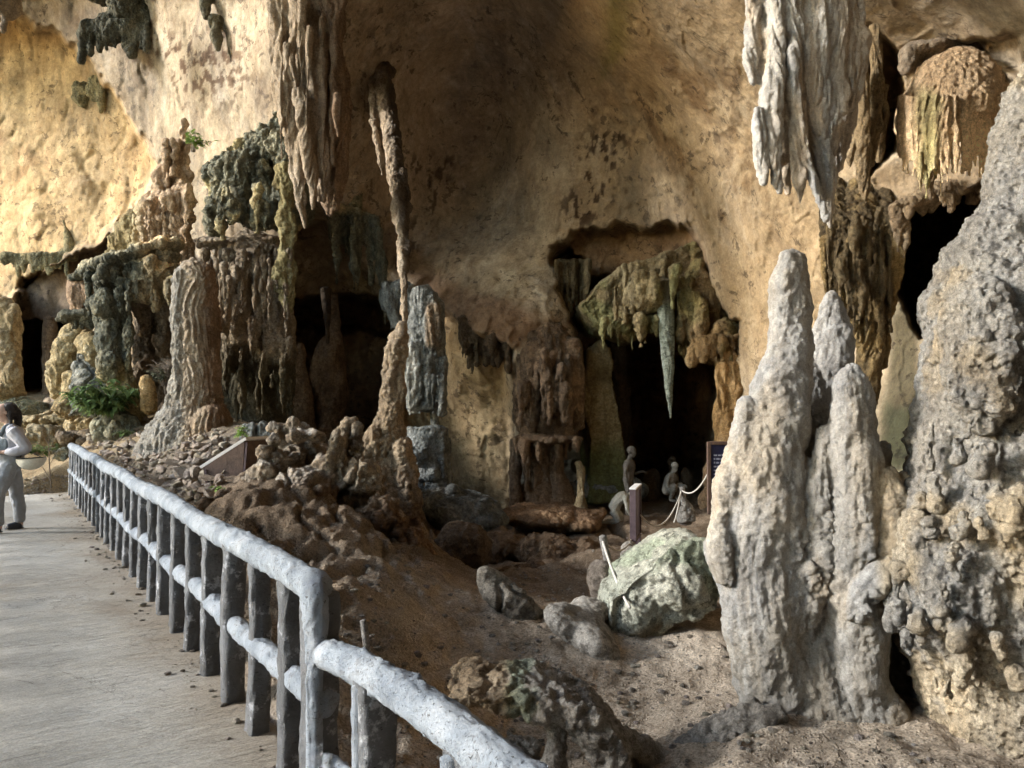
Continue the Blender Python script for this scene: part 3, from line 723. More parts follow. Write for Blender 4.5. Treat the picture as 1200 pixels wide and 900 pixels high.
# --- pale branching slope and its long ledge
pc = [sw(17, [(215,140,4),(215,185,8),(213,230,12),(208,275,14),(205,310,16)]), sw(17, [(198,196,8),(190,230,16),(184,270,20),(180,310,22)]), sw(17.2, [(208,205,8),(180,245,18),(150,278,17),(128,304,8)], ry=.7),
      sw(16.6, [(168,250,5),(168,285,6),(166,300,6)]), sw(16.6, [(182,240,6),(184,272,7),(183,298,5)]), sw(16.7, [(195,270,8),(200,300,10)]), sw(16.6, [(218,262,5),(219,300,6),(218,318,4)]), sw(16.9, [(206,185,4),(196,200,5),(188,222,6),(178,240,6)])]
pc += drips(16.5, 160, 220, lambda x: 215+(220-x)*.5, 250, 300, 22, 3.6, .3)+drips(16.8, 192, 218, 165, 200, 245, 9, 3, .2)
rock('flowstone_slope', 'pale lumpy flowstone slope climbing to the little wall sprig', 'flowstone', pc, .024, 1,
     dflow(flute=.12, ff=4.2, zs=.2, lump=.14, fl=2.6, pop=.08, fp=5.5, fine=.04, ffi=10, seed=10), M['cream'],
     col=colz(lambda x, y, v, n: lerp(one(v)*[1.4, 1.3, 1.22], sstep(175, 150, x), (.7, .76, .6))))
pc = [sw(15.8, [(84,325,3),(96,321,8),(120,317,13),(150,315,17),(180,320,24),(200,332,26)], ry=1.4), ell(15.6, 170, 335, 26, 22), ell(15.5, 195, 300, 12, 10), ell(15.6, 135, 326, 22, 12), sw(15.4, [(105,316,3),(150,301,5),(190,288,4),(206,286,3)], ry=4)]+drips(15.6, 96, 204, 326, 345, 372, 22, 4, .5)+drips(15.3, 100, 196, lambda x: 318-(x-100)*.2, 325, 342, 16, 3, .2)
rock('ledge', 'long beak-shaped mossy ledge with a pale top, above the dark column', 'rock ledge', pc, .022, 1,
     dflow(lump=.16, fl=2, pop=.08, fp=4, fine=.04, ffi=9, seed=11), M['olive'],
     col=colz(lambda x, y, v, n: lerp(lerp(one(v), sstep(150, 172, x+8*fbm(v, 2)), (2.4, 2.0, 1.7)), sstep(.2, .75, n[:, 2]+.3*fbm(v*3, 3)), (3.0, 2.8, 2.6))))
# --- the group left of the column
rock('curtain_formation', 'small pinkish curtain hanging below the beak-shaped ledge', 'flowstone', [sw(16, [(97,328,13),(96,345,15),(95,362,11)])]+drips(15.8, 83, 108, 335, 360, 372, 6, 4), .02, 1,
     dflow(flute=.08, ff=5, zs=.1, lump=.05, fine=.02, seed=12), M['cream'], col=lambda v, n: one(v)*[1.0, .86, .78])
rock('ledge', 'small dark ledge under the pinkish curtain', 'rock ledge', [ell(16, 92, 370, 22, 7, 22), ell(15.9, 76, 375, 9, 5), ell(15.9, 104, 374, 10, 9)]+drips(15.9, 76, 110, 372, 378, 386, 6, 4), .02, 1,
     dflow(lump=.10, fl=2.4, pop=.06, fp=5, seed=13), M['olive'])
pc = [sw(15.6, [(128,337,16),(132,350,20),(132,380,20),(134,410,18),(138,440,17),(141,470,22),(142,500,26)], ry=.9), ell(15.3, 124, 355, 14, 18), ell(15.4, 150, 395, 6, 40), ell(15.3, 128, 430, 12, 20)]
rock('rock_column', 'stout dark olive column under the beak-shaped ledge, behind the bush', 'rock column', pc, .022, 1,
     dflow(flute=.07, ff=4, zs=.2, lump=.12, fl=1.8, pop=.04, fp=5, fine=.03, ffi=9, seed=14), M['olive'], col=colz(lambda x, y, v, n: lerp(one(v)*1.25, sstep(415, 450, y+15*fbm(v, 3)), (1.9, 1.65, 1.3))))
pc = [sw(16.4, [(96,372,11),(92,392,14),(84,410,18),(74,432,15),(69,450,13),(70,466,9)]), ell(16.2, 108, 410, 14, 24), ell(16.1, 114, 402, 9, 9), sw(16.2, [(88,440,12),(86,460,16),(84,480,22)])]
rock('flowstone_mound', 'yellowish lumpy flowstone at the right edge of the far dark alcove', 'flowstone', pc, .022, 1,
     dflow(flute=.05, ff=4, zs=.3, lump=.14, fl=1.8, pop=.06, fp=4, fine=.03, ffi=8, seed=15), M['ochre'], col=lambda v, n: one(v)*[1.15, 1.15, 1.1])
rock('pointed_rock', 'pointed grey rock leaning in front of the yellowish flowstone', 'rock', [sw(15.5, [(92,413,3),(95,428,12),(102,450,22),(110,480,32)], ry=.6)], .022, 1,
     dflow(lump=.13, fl=1.6, ridge=.10, fr=1.2, fine=.04, ffi=7, seed=16), M['slate'], col=lambda v, n: one(v)*[1.35, 1.3, 1.2])
pc = [sw(16.6, [(172,325,26),(178,360,18),(175,385,14),(170,402,10),(172,430,14),(168,462,20),(168,480,22)]), sw(16.5, [(195,330,16),(196,380,12),(194,420,10),(196,460,12),(198,480,16)]), ell(16.3, 178, 352, 10, 12), ell(16.3, 170, 378, 8, 12), ell(16.2, 190, 405, 10, 14), sw(16.2, [(150,450,5),(165,435,8),(178,425,8)])]
pc += drips(16.2, 158, 200, 345, 372, 400, 8, 5, .2)
rock('flowstone_column', 'knobbly tan flowstone between the dark olive column and the fluted column', 'flowstone', pc, .022, 1,
     dflow(flute=.05, ff=4, zs=.3, lump=.14, fl=2.2, pop=.07, fp=4.5, fine=.03, ffi=9, seed=17), M['tan'])
rock('stalagmite', 'small orange-yellow stalagmite at the foot of the tan flowstone', 'stalagmite', [sw(15, [(172,442,5),(173,450,7),(174,464,8.5),(174,482,9)])], .015, 1,
     dflow(lump=.05, fl=3, pop=.025, fp=8, seed=18), M['ochre'], col=lambda v, n: one(v)*[1.15, 1.0, .8])
rock('flowstone_column', 'ochre column at the left edge of the frame beside the far alcove', 'rock column', [sw(20.5, [(6,350,8),(10,370,11),(9,400,13),(8,430,15),(8,462,18)]), ell(20.3, 14, 372, 6, 16), ell(20.2, 14, 440, 9, 16)], .03, 1,
     dflow(flute=.10, ff=3, zs=.25, lump=.16, fl=1.5, pop=.06, fp=3.5, seed=19), M['ochre'])
rock('rock_column', 'thin brown column standing inside the far left alcove', 'rock column', [sw(24, [(58,372,8),(58,400,6),(58,430,6),(58,470,9)])], .04, 1, dflow(lump=.1, fl=1.5, seed=20), M['brown'])
pc = [sw(24.4, [(74,258,1.5),(78,270,4),(82,286,6),(84,304,7)]), ell(24.4, 74, 300, 8, 8)]+drips(24.2, 2, 80, 298, 308, 325, 14, 5)
rock('hanging_rock', 'thin dark spike with a fringe of drips on the bright far wall', 'hanging rock', pc, .035, 1, dflow(lump=.12, fl=1.8, seed=21), M['olive'], col=lambda v, n: one(v)*[2, 1.8, 1.4])
# --- rocks hanging from the roof, upper left
pc = [ell(19.4, *a) for a in [(108,42,14,16),(128,34,16,20),(150,10,24,20),(140,-20,44,24),(142,38,10,12),(168,14,12,20)]]+drips(19.2, 97, 175, 25, 45, 72, 10, 5)+[sw(19.2, [(158,10,6),(158,40,4),(156,64,1.5)]), sw(19.2, [(100,40,6),(98,58,4),(97,73,1.5)])]
rock('hanging_rock', 'blackish jagged rock hanging from the roof at the upper left', 'hanging rock', pc, .03, 1, dflow(flute=.06, ff=3, zs=.3, lump=.2, fl=1.8, pop=.06, fp=4, seed=22), M['olive'], col=lambda v, n: one(v)*.8)
rock('hanging_rock', 'small olive rock knob stuck on the bright far wall', 'hanging rock', [ell(24.2, 98, 112, 13, 13), ell(24, 112, 106, 9, 16), sw(23.8, [(118,86,4),(118,108,5),(118,132,2)])], .035, 1, dflow(lump=.2, fl=1.6, pop=.08, fp=3.5, seed=23), M['olive'], col=lambda v, n: one(v)*[1.9, 1.75, 1.4])
rock('hanging_rock', 'tan rock lobe in the top left corner', 'hanging rock', [ell(17.5, 2, -6, 20, 30), ell(17.4, 4, 26, 6, 14)], .03, 1, dflow(lump=.15, fl=1.5, seed=24), M['tan'])
rock('hanging_rock', 'pair of dark finger-shaped drips on the speckled wall left of the great stalactite', 'hanging rock', [sw(16.8, [(238,-20,6),(239,5,6),(241,22,2)]), sw(16.8, [(252,28,4),(254,42,7),(256,58,3)]), sw(16.9, [(264,28,2),(268,45,3),(270,72,1.5)]), ell(17, 250, -10, 20, 12), ell(17.1, 258, 30, 12, 8, 20)], .025, 1, dflow(lump=.1, fl=2.2, seed=25), M['olive'])
# --- fringe under the wall lobe behind the slim stalactite
pc = [ell(17.2, 400, 252, 20, 8), ell(17.2, 425, 260, 14, 8), ell(17.4, 412, 232, 16, 20, 12)]+drips(17.0, 386, 440, 254, 275, 345, 13, 5, .3)+[sw(17, [(418,250,8),(418,300,6),(419,338,2)]), sw(17, [(442,270,5),(446,300,6),(450,345,3),(452,380,2)])]
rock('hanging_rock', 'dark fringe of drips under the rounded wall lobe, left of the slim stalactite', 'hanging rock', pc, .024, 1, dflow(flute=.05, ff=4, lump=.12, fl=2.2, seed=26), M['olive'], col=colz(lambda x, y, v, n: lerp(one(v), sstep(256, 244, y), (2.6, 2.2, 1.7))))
pc = [sw(15.6, [(452,330,6),(458,360,8),(468,385,6),(470,400,2)]), sw(15.6, [(478,335,9),(480,360,8),(476,395,4)]), ell(15.8, 468, 340, 18, 12)]+drips(15.6, 446, 482, 340, 360, 392, 7, 4)
rock('hanging_rock', 'ragged dark drips behind the thread of the slim stalactite', 'hanging rock', pc, .02, 1, dflow(lump=.09, fl=2.4, seed=27), M['slate'])
# --- columns inside the left alcove
rock('rock_column', 'rounded brown column at the left inside the wide dark alcove', 'rock column', [sw(19.5, [(351,404,5),(352,416,8),(350,436,11),(353,470,14),(356,505,15),(358,540,20)])], .03, 1, dflow(flute=.05, ff=3, zs=.2, lump=.12, fl=1.4, seed=28), M['brown'], col=lambda v, n: one(v)*[1.3, 1.25, 1.2])
rock('rock_column', 'tall lumpy brown column with a thin neck inside the wide dark alcove', 'rock column', [sw(20, [(392,345,4),(393,370,6),(391,395,10),(386,412,16),(388,440,17),(391,465,17),(386,490,16),(388,540,20)]), ell(19.8, 372, 440, 9, 24), ell(19.8, 398, 450, 8, 16)], .03, 1, dflow(flute=.05, ff=3, zs=.2, lump=.14, fl=1.4, pop=.04, fp=3, seed=29), M['brown'], col=lambda v, n: one(v)*[1.35, 1.3, 1.25])
rock('stalactite', 'thin black spike hanging in the wide dark alcove', 'stalactite', [sw(19, [(382,338,7),(383,360,5),(384,402,1.5)])], .025, 1, dflow(lump=.06, fl=2.4, seed=30), M['brown'], col=lambda v, n: one(v)*.5)
# --- fringe below the overhang, centre
pc = drips(16.7, 540, 602, lambda x: 372+(x-540)*.45, 395, 440, 16, 6, .5)+[ell(16.9, 570, 392, 36, 10, 20, -.4)]+drips(16.6, 543, 560, 378, 412, 424, 5, 4)
rock('hanging_rock', 'dark toothed fringe along the lower lip of the central overhang', 'hanging rock', pc, .022, 1, dflow(flute=.05, ff=4, lump=.13, fl=2.2, seed=31), M['brown'], col=lambda v, n: one(v)*[.62, .62, .6])
# --- big brown column with a table ledge
pc = [sw(16.4, [(630,388,22),(638,405,34),(640,440,38),(641,480,38),(640,506,36)], ry=.8), sw(16.2, [(668,400,12),(672,450,14),(674,500,10)]), ell(16.2, 640, 514, 42, 6, 40)]
pc += drips(15.75, 606, 674, lambda x: random.uniform(405, 470), 470, 506, 24, 4.5, .25)+drips(16.0, 602, 680, 514, 525, 545, 20, 4, .4)
pc += [sw(16.5, [(604,515,8),(604,560,7),(604,606,9)]), sw(16.6, [(632,518,20),(630,545,16),(632,575,20),(640,608,26)], ry=.8), sw(16.5, [(652,520,14),(652,550,8),(660,590,16),(664,612,18)]), sw(16.3, [(618,520,6),(617,550,4),(618,575,3)])]
rock('rock_column', 'broad brown fluted column with a thin table-like ledge round its middle', 'rock column', pc, .024, 1,
     dflow(flute=.15, ff=3.8, zs=.09, lump=.10, fl=1.8, fine=.04, ffi=9, seed=32), M['brown'], col=colz(lambda x, y, v, n: one(v)*np.where(y > 508, 1.1, .72)[:, None]))
rock('stalagmite', 'thin yellow stick-like pillar just right of the table-ledge column', 'stalagmite', [sw(15.8, [(677,542,3.5),(680,555,4.5),(681,580,5),(680,598,9),(678,612,15)])], .014, 1, dflow(flute=.04, ff=7, zs=.1, lump=.05, fl=3, pop=.03, fp=7, seed=33), M['ochre'])
rock('stalactite', 'slim dark drip between the table-ledge column and the green rock', 'stalactite', [sw(17, [(686,440,5),(687,480,6),(689,520,5),(692,548,2)])], .02, 1, dflow(flute=.05, ff=5, lump=.06, fl=2.5, seed=34), M['brown'], col=lambda v, n: one(v)*.6)
# --- in and round the great central alcove
rock('stalactite', 'smooth pale green tapering stalactite hanging in the central alcove', 'stalactite', [sw(15.4, [(776,330,11),(779,350,11),(781,385,9.5),(783,430,7),(785,470,3.5),(786,490,1.2)], ry=.8)], .014, 1,
     dflow(flute=.03, ff=7, zs=.05, lump=.03, fl=2, fine=.008, seed=35), M['boulder'], col=colz(lambda x, y, v, n: lerp(one(v)*[.58, .64, .58], sstep(362, 345, y), (.9, .68, .5))))
rock('hanging_rock', 'comb of short drips left of the pale green stalactite', 'hanging rock', pc, .022, 1, dflow(lump=.07, fl=2.5, seed=37), M['brown'], col=lambda v, n: one(v)*[1.1, 1.05, 1.0])
pc = [ell(17.2, 670, 312, 18, 8, 10)]+drips(16.9, 652, 692, 305, 345, 380, 14, 3, .2)
rock('hanging_rock', 'pale comb of drips at the left edge of the central alcove', 'hanging rock', pc, .022, 1, dflow(flute=.05, ff=5, lump=.06, fl=2.5, seed=38), M['tan'], col=lambda v, n: one(v)*[.6, .6, .48])
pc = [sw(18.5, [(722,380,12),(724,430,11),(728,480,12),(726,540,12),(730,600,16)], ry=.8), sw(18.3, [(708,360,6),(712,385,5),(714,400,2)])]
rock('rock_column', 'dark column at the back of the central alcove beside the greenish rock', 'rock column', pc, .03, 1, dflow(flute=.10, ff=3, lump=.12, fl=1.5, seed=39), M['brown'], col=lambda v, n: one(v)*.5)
pc = [sw(14.6, [(850,412,12),(855,430,15),(856,465,15),(852,500,15),(854,540,18),(856,600,22)])]+drips(14.4, 838, 868, 425, 470, 520, 6, 5)
rock('rock_column', 'orange-brown fluted column behind the tall grey stalagmite and the blue sign', 'rock column', pc, .02, 1, dflow(flute=.08, ff=5, zs=.08, lump=.06, fl=1.8, seed=40), M['ochre'], col=lambda v, n: one(v)*[.85, .68, .52])
rock('boulder', 'rounded orange-brown boulder behind the blue sign', 'boulder', [ell(15.4, 850, 560, 26, 36), ell(15.2, 838, 590, 18, 24)], .03, 2, dflow(lump=.16, fl=1.2, fine=.03, seed=41), M['brown'], col=lambda v, n: one(v)*[1.4, 1.3, 1.1])
for lab, x, y, rx, ry_ in [('small dark stump behind the crouching statue', 787, 556, 7, 18), ('lower dark stump right of the crouching statue', 803, 562, 6, 14), ('low black boulder between the standing and crouching statues', 762, 572, 14, 20)]:
    rock('stalagmite' if ry_ < 20 else 'boulder', lab, 'stalagmite' if ry_ < 20 else 'boulder', [sw(18.2, [(x,y-ry_,rx*.5),(x,y,rx),(x,y+ry_*1.5,rx*1.2)])], .03, 1, dflow(lump=.12, fl=1.8, seed=x*.1), M['brown'], col=lambda v, n: one(v)*.7)
rock('boulder', 'long low grey-green rock bench at the foot of the green wall', 'boulder', [ell(17, 712, 572, 44, 15, 20), ell(16.9, 680, 575, 22, 12, 16)], .026, 1, dflow(lump=.16, fl=1.6, pop=.05, fp=4, seed=42), M['slate'])

hood = [slab(15.7, 18.2, [(680,356),(700,336),(735,312),(785,296),(812,280),(832,298),(840,330),(840,366),(826,372),(808,360),(800,372),(772,378),(748,394),(724,386),(704,384)]), slab(15.3, 16.4, [(806,320),(820,306),(832,330),(836,352),(850,364),(868,372),(872,398),(858,410),(848,426),(838,420),(830,400),(820,424),(812,410),(806,384),(803,350)]), ell(15.1, 820, 372, 10, 26, 12), ell(15.0, 848, 392, 14, 20, 14), ell(15.5, 760, 345, 30, 22, 20)]
hood += drips(15.6, 705, 800, lambda x: 372-(x-750)*.05, 388, 412, 14, 4, .2)+drips(14.5, 808, 866, 395, 415, 440, 8, 4.5, .2)+drips(15.3, 715, 850, lambda x: random.uniform(305, 345), 345, 385, 14, 6, .2)
rock('rock_hood', 'green-stained rock hood running into brown hanging lobes at the top of the central alcove', 'hanging rock', hood, .026, 5,
     dflow(flute=.05, ff=2.5, zs=.25, lump=.15, fl=1.6, fine=.04, ffi=9, seed=43), M['tan'], col=colz(lambda x, y, v, n: lerp(lerp(one(v)*[.80, .82, .64], sstep(.0, .3, fbm(v*.9, 3, 5)), (.85, 1.0, .85)), sstep(790, 815, x+10*fbm(v, 3)), (1.0, .84, .76))))
rock('rock_column', 'broad yellow-green rock pillar on the left inside the central alcove', 'rock column', [slab(16.6, 18.2, [(690,410),(704,400),(718,420),(724,470),(734,520),(736,590),(688,590),(690,520),(684,460)])], .03, 5,
     dflow(flute=.06, ff=2.6, zs=.3, lump=.14, fl=1.4, fine=.03, seed=44), M['ochre'], col=colz(lambda x, y, v, n: lerp(one(v)*[.62, .60, .52], sstep(500, 540, y+15*fbm(v, 3)), (.62, .82, .66))))
# ================================================================== formations, right half
# --- hanging dark curtains behind the tall stalagmite
pc = [sw(9.8, [(978,212,10,10.9),(980,250,22,10.3),(984,290,20),(986,330,14),(990,360,8)], ry=.7), sw(9.7, [(1008,205,10,10.9),(1009,250,22,10.2),(1012,300,20),(1018,370,18),(1022,430,12),(1026,482,2.5)], ry=.7),
      sw(9.8, [(1034,208,8,10.8),(1035,255,15,10.2),(1040,310,13),(1038,370,9),(1034,430,5)]), sw(9.6, [(968,280,8),(968,310,7),(968,340,4)]), sw(9.6, [(1000,280,8),(1002,340,8),(1006,400,5)])]
pc += drips(9.5, 966, 1046, lambda x: random.uniform(240, 320), 320, 420, 14, 4.5, .2)
rock('curtain_formation', 'dark olive curtain tapering to a point behind the tall grey stalagmite', 'flowstone', pc, .016, 1,
     dflow(flute=.09, ff=7, zs=.06, lump=.06, fl=2, fine=.012, seed=50), M['tan'], col=colz(lambda x, y, v, n: lerp(one(v)*[.42, .39, .29], sstep(.0, .3, fbm(v*[2.5, 2.5, .3], 3)), (2.0, 1.95, 1.7))))
# --- bell-shaped curtain
c = P(1120, 120, 8.4); k_ = 8.4/F
pc = [sw(8.4, [(1122,60,16),(1122,72,34),(1120,95,52),(1118,125,62),(1118,138,64),(1118,150,63)], ry=.8, n=28, cap=.05)]
for k in range(34):
    a = math.pi*(k+.5)/34+random.uniform(-.04, .04); a = -a                      # front half of the rim
    rr = 63*random.uniform(.95, 1.03); x = 1118+rr*math.cos(a); dd = 8.4+.8*rr*math.sin(a)*k_
    pc.append(sw(dd, [(x,112,3.4),(x,150,3.8),(x+random.uniform(-2, 2),172+random.uniform(0, 16)+14*math.sin(math.pi*(k/34)),2.8),(x,192+random.uniform(-12, 12)+14*math.sin(math.pi*(k/34)),1.0)], n=8, sub=3))
pc += drips(8.6, 1075, 1105, 170, 205, 235, 5, 4)
rock('bell_formation', 'rounded bell-shaped flowstone with a fringe of pale drips, upper right', 'flowstone', pc, .013, 1,
     dflow(flute=.035, ff=14, zs=.05, lump=.04, fl=2, fine=.010, ffi=20, seed=51), M['cream'],
     col=colz(lambda x, y, v, n: lerp(lerp(one(v)*[1.3, 1.15, .95], sstep(120, 165, y+10*fbm(v*2, 2)), (1.6, 1.68, 1.7)), sstep(1064, 1084, x+8*fbm(v*3, 2))*sstep(1108, 1092, x+8*fbm(v*3, 2))*sstep(92, 118, y), (.72, .84, .68))))
pc = [ell(8.6, 1090, 62, 34, 9, 30), ell(8.5, 1064, 72, 8, 14), ell(8.6, 1150, 56, 30, 10, 25)]+drips(8.5, 1132, 1165, 38, 52, 64, 6, 4)+drips(8.6, 1140, 1200, 30, 60, 80, 9, 5)
rock('hanging_rock', 'lumpy brown collar of rock above the bell-shaped flowstone', 'hanging rock', pc, .016, 1, dflow(lump=.08, fl=2.5, pop=.04, fp=7, seed=52), M['tan'])
# --- pair of drips between cluster and bell
pc = [sw(8.3, [(1024,30,6),(1026,90,8),(1026,140,8),(1022,175,6),(1021,194,2)]), sw(8.2, [(1010,80,7),(1012,150,8),(1012,190,9),(1013,220,8),(1015,238,2)]), sw(8.3, [(1000,140,5),(999,170,4),(996,196,1.5)]), sw(8.4, [(1034,100,6),(1033,150,6),(1031,190,4)])]
rock('stalactite', 'yellowish drips hanging between the grey cluster and the bell-shaped flowstone', 'stalactite', pc, .012, 1, dflow(flute=.05, ff=10, zs=.06, lump=.04, fl=3, seed=53), M['tan'], col=lambda v, n: one(v)*[1.0, .95, .78])
# --- great grey cluster of stalactites
pc = [sw(7.0, [(896,-150,26),(896,0,20),(893,50,13),(886,85,7)]), sw(6.9, [(882,-40,12),(883,30,9),(880,70,11),(884,100,5)]),
      sw(6.9, [(922,-150,34),(921,20,30),(917,80,26),(914,120,24),(916,165,18),(920,205,9),(923,228,2)]),
      sw(6.9, [(950,-150,34),(950,60,30),(955,130,28),(962,180,20),(968,225,11),(973,266,2)]),
      sw(6.7, [(889,128,6),(890,150,8),(892,190,8),(895,216,4)]), sw(6.7, [(905,130,8),(907,170,9),(911,210,6),(914,226,2)]),
      sw(6.75, [(934,120,10),(936,170,10),(937,210,8),(938,239,2)]), sw(6.7, [(928,-140,8),(929,60,8),(931,110,9),(940,150,7),(950,200,5),(968,258,2)]),
      sw(6.8, [(978,-140,8),(976,30,7),(978,80,7),(984,128,3)]), sw(6.75, [(986,-140,7),(985,50,8),(987,100,7),(988,132,3)]), sw(6.85, [(1004,-140,9),(1004,50,9),(1003,90,8),(998,128,3)]), sw(6.8, [(995,-140,7),(996,60,6),(997,126,3)]),
      sw(7.4, [(985,-140,24),(985,60,22),(978,150,22),(976,200,12)]), sw(6.7, [(912,-30,9),(910,40,10),(906,90,10),(904,130,10)])]
rock('stalactite', 'massive pale grey cluster of fused stalactites hanging at the upper right', 'stalactite', pc, .0105, 2,
     dflow(flute=.055, ff=8.5, zs=.06, lump=.045, fl=2.6, pop=.012, fp=13, fine=.008, ffi=26, seed=54), M['grey'],
     col=colz(lambda x, y, v, n: lerp(lerp(one(v)*1.12, sstep(.1, .4, fbm(v*[3, 3, .6], 3, 8)), (1.1, .95, .78)), sstep(968, 990, x+5*fbm(v*3, 2))*sstep(20, 60, x*0+40), (1.0, .86, .72))))
# --- triple stalagmite in the foreground
pc = [sw(4.9, [(940,430,16),(945,480,44),(948,540,84),(950,600,112),(951,650,117),(950,720,100),(955,780,92),(978,830,94),(1000,880,98)], ry=.5, n=26),
      sw(4.62, [(929,297,15),(927,330,22),(924,390,27),(917,440,31),(908,500,38),(900,550,46),(893,600,52),(893,650,53),(896,710,50),(905,770,48),(920,820,46),(940,870,50)], ry=.8, n=22),
      sw(4.6, [(876,470,10),(870,530,18),(858,570,22),(850,610,18),(848,650,14)]), sw(4.55, [(846,600,10),(846,640,16),(852,680,14)]), sw(4.6, [(866,680,18),(864,740,18),(872,790,14)]), ell(4.6, 883, 560, 24, 40), ell(4.55, 935, 690, 26, 70),
      sw(4.95, [(973,342,5),(974,360,15),(974,400,24),(972,440,27),(970,480,27),(968,520,28),(965,580,32),(963,640,36),(963,720,42),(968,790,48),(978,850,52),(985,890,56)], ry=.8, n=22),
      sw(4.5, [(998,426,9),(998,446,21),(1000,490,28),(1002,540,31),(1000,600,34),(998,660,34),(1000,720,34),(1006,770,32),(1015,830,32),(1025,890,34)], ry=.85, n=22),
      sw(4.52, [(968,500,6),(962,540,12),(955,590,17),(954,640,18),(958,690,14)]), sw(4.45, [(1030,555,16),(1042,590,22),(1036,640,24),(1012,690,20),(1000,726,14)]), sw(4.5, [(1056,560,14),(1060,610,18),(1058,660,12)]),
      sw(4.35, [(1055,655,8),(1030,670,13),(1008,698,15),(994,724,9)]), ell(4.45, 1013, 800, 20, 22), ell(4.5, 1030, 838, 30, 34), ell(4.42, 1006, 772, 10, 8), sw(4.62, [(950,740,44),(955,800,64),(965,850,84),(970,880,90)], ry=.6)]
for k in range(70):
    x = random.uniform(868, 1038); y_ = random.uniform(560, 770); ln = random.uniform(50, 130); r_ = random.uniform(5, 13); dc = 4.9-.50*math.sqrt(max(.02, 1-((x-951)/118)**2))*117*4.9/F*1.0-.06
    pc.append(sw(dc, [(x, y_-ln*.5, r_*.5), (x+random.uniform(-4, 4), y_, r_*.9), (x+random.uniform(-6, 6), y_+ln*.4, r_), (x+random.uniform(-6, 6), y_+ln*.55, r_*.5)], n=9, sub=3))
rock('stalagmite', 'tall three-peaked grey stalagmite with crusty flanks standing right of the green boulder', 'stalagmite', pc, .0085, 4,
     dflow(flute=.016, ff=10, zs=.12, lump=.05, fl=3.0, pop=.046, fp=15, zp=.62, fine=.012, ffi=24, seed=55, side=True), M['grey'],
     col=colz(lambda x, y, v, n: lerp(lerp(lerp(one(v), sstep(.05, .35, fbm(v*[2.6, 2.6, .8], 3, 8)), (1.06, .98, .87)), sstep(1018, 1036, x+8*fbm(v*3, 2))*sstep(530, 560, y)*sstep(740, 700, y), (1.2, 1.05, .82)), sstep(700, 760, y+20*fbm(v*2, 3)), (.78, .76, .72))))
# --- big knobbly mass at the right edge
edge_ = [(60,1215),(90,1195),(150,1178),(230,1160),(290,1128),(340,1100),(360,1091),(410,1094),(480,1086),(560,1078),(610,1054),(650,1042),(690,1033),(730,1048),(760,1068),(800,1084),(850,1100),(900,1113),(1000,1130),(1100,1140)]
pc = [sw(4.35, [(1290, y_, 1290-x_) for y_, x_ in edge_], ry=.72, n=36, sub=3), ell(4.0, 1130, 690, 60, 60, 60), ell(3.95, 1190, 640, 70, 60, 60), ell(4.0, 1150, 420, 40, 90, 50)]
for k in range(80):
    a_ = random.uniform(-2.9, -1.2); y_ = random.uniform(330, 820); i_ = np.interp(y_, [q_[0] for q_ in edge_], [q_[1] for q_ in edge_]); R_ = 1290-i_; r_ = random.uniform(4, 8.5)
    pc.append(sw(4.35+.72*R_*math.sin(a_)*4.35/F*.945, [(1290+R_*math.cos(a_), y_, r_*.6), (1290+R_*math.cos(a_)+random.uniform(-6, 6), y_+r_*1.4, r_), (1290+R_*math.cos(a_)+random.uniform(-6, 6), y_+r_*5, r_*.5)], n=9, sub=3))
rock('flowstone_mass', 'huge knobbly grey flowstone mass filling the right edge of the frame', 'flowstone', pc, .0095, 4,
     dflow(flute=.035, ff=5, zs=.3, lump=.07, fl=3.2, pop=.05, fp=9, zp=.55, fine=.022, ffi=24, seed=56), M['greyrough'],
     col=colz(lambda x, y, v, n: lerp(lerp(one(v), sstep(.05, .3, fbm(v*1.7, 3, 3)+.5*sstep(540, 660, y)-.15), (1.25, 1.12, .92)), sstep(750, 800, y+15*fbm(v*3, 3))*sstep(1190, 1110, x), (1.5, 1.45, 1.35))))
# --- boulders on the floor
bo = [(714,706),(733,682),(760,664),(785,644),(802,636),(826,636),(840,660),(851,692),(846,716),(818,730),(792,738),(776,746),(764,756),(756,778),(722,792),(710,760)]
pc = [slab(6.35, 7.3, bo), ell(6.38, 795, 686, 44, 28, 26), ell(6.42, 746, 722, 26, 34, 22)]
rock('boulder', 'large pale green boulder with a beige foot in front of the tall grey stalagmite', 'boulder', pc, .012, 6,
     dflow(lump=.06, fl=2.2, ridge=.04, fr=1.5, pop=.012, fp=9, fine=.02, ffi=14, seed=60), M['boulder'], warp=.05, wf=1.8,
     col=colz(lambda x, y, v, n: lerp(lerp(one(v)*[1.32, 1.28, 1.18], sstep(.02, .3, fbm(v*1.6, 4, 9))*sstep(720, 690, y), (.74, .82, .74)), sstep(-6, 12, y-(737-(x-740)*.1)+14*fbm(v*2.5, 3)), (1.15, .86, .6))))
rock('boulder', 'flat dusty grey boulder lying left of the green boulder', 'boulder', [ell(6.2, 682, 740, 48, 22, 46, -.52), ell(6.0, 704, 762, 26, 18, 34, -.4), ell(6.5, 690, 716, 26, 14, 30, -.2), ell(6.1, 662, 730, 26, 18, 34, -.5), ell(6.0, 694, 748, 26, 20, 36, -.5)], .012, 12,
     dflow(lump=.04, fl=2.5, fine=.018, ffi=12, seed=61), M['slabrock'], warp=.03, col=lambda v, n: one(v)*1.25)
rock('boulder', 'small grey-brown boulder holding the leaning rope post behind the green boulder', 'boulder', [ell(7.3, 712, 686, 20, 28, 22), ell(7.2, 722, 700, 16, 18, 18)], .012, 3,
     dflow(lump=.08, fl=2.4, ridge=.05, fr=1.6, fine=.014, ffi=12, seed=62), M['slabrock'], warp=.06, col=lambda v, n: one(v)*[.72, .66, .62])
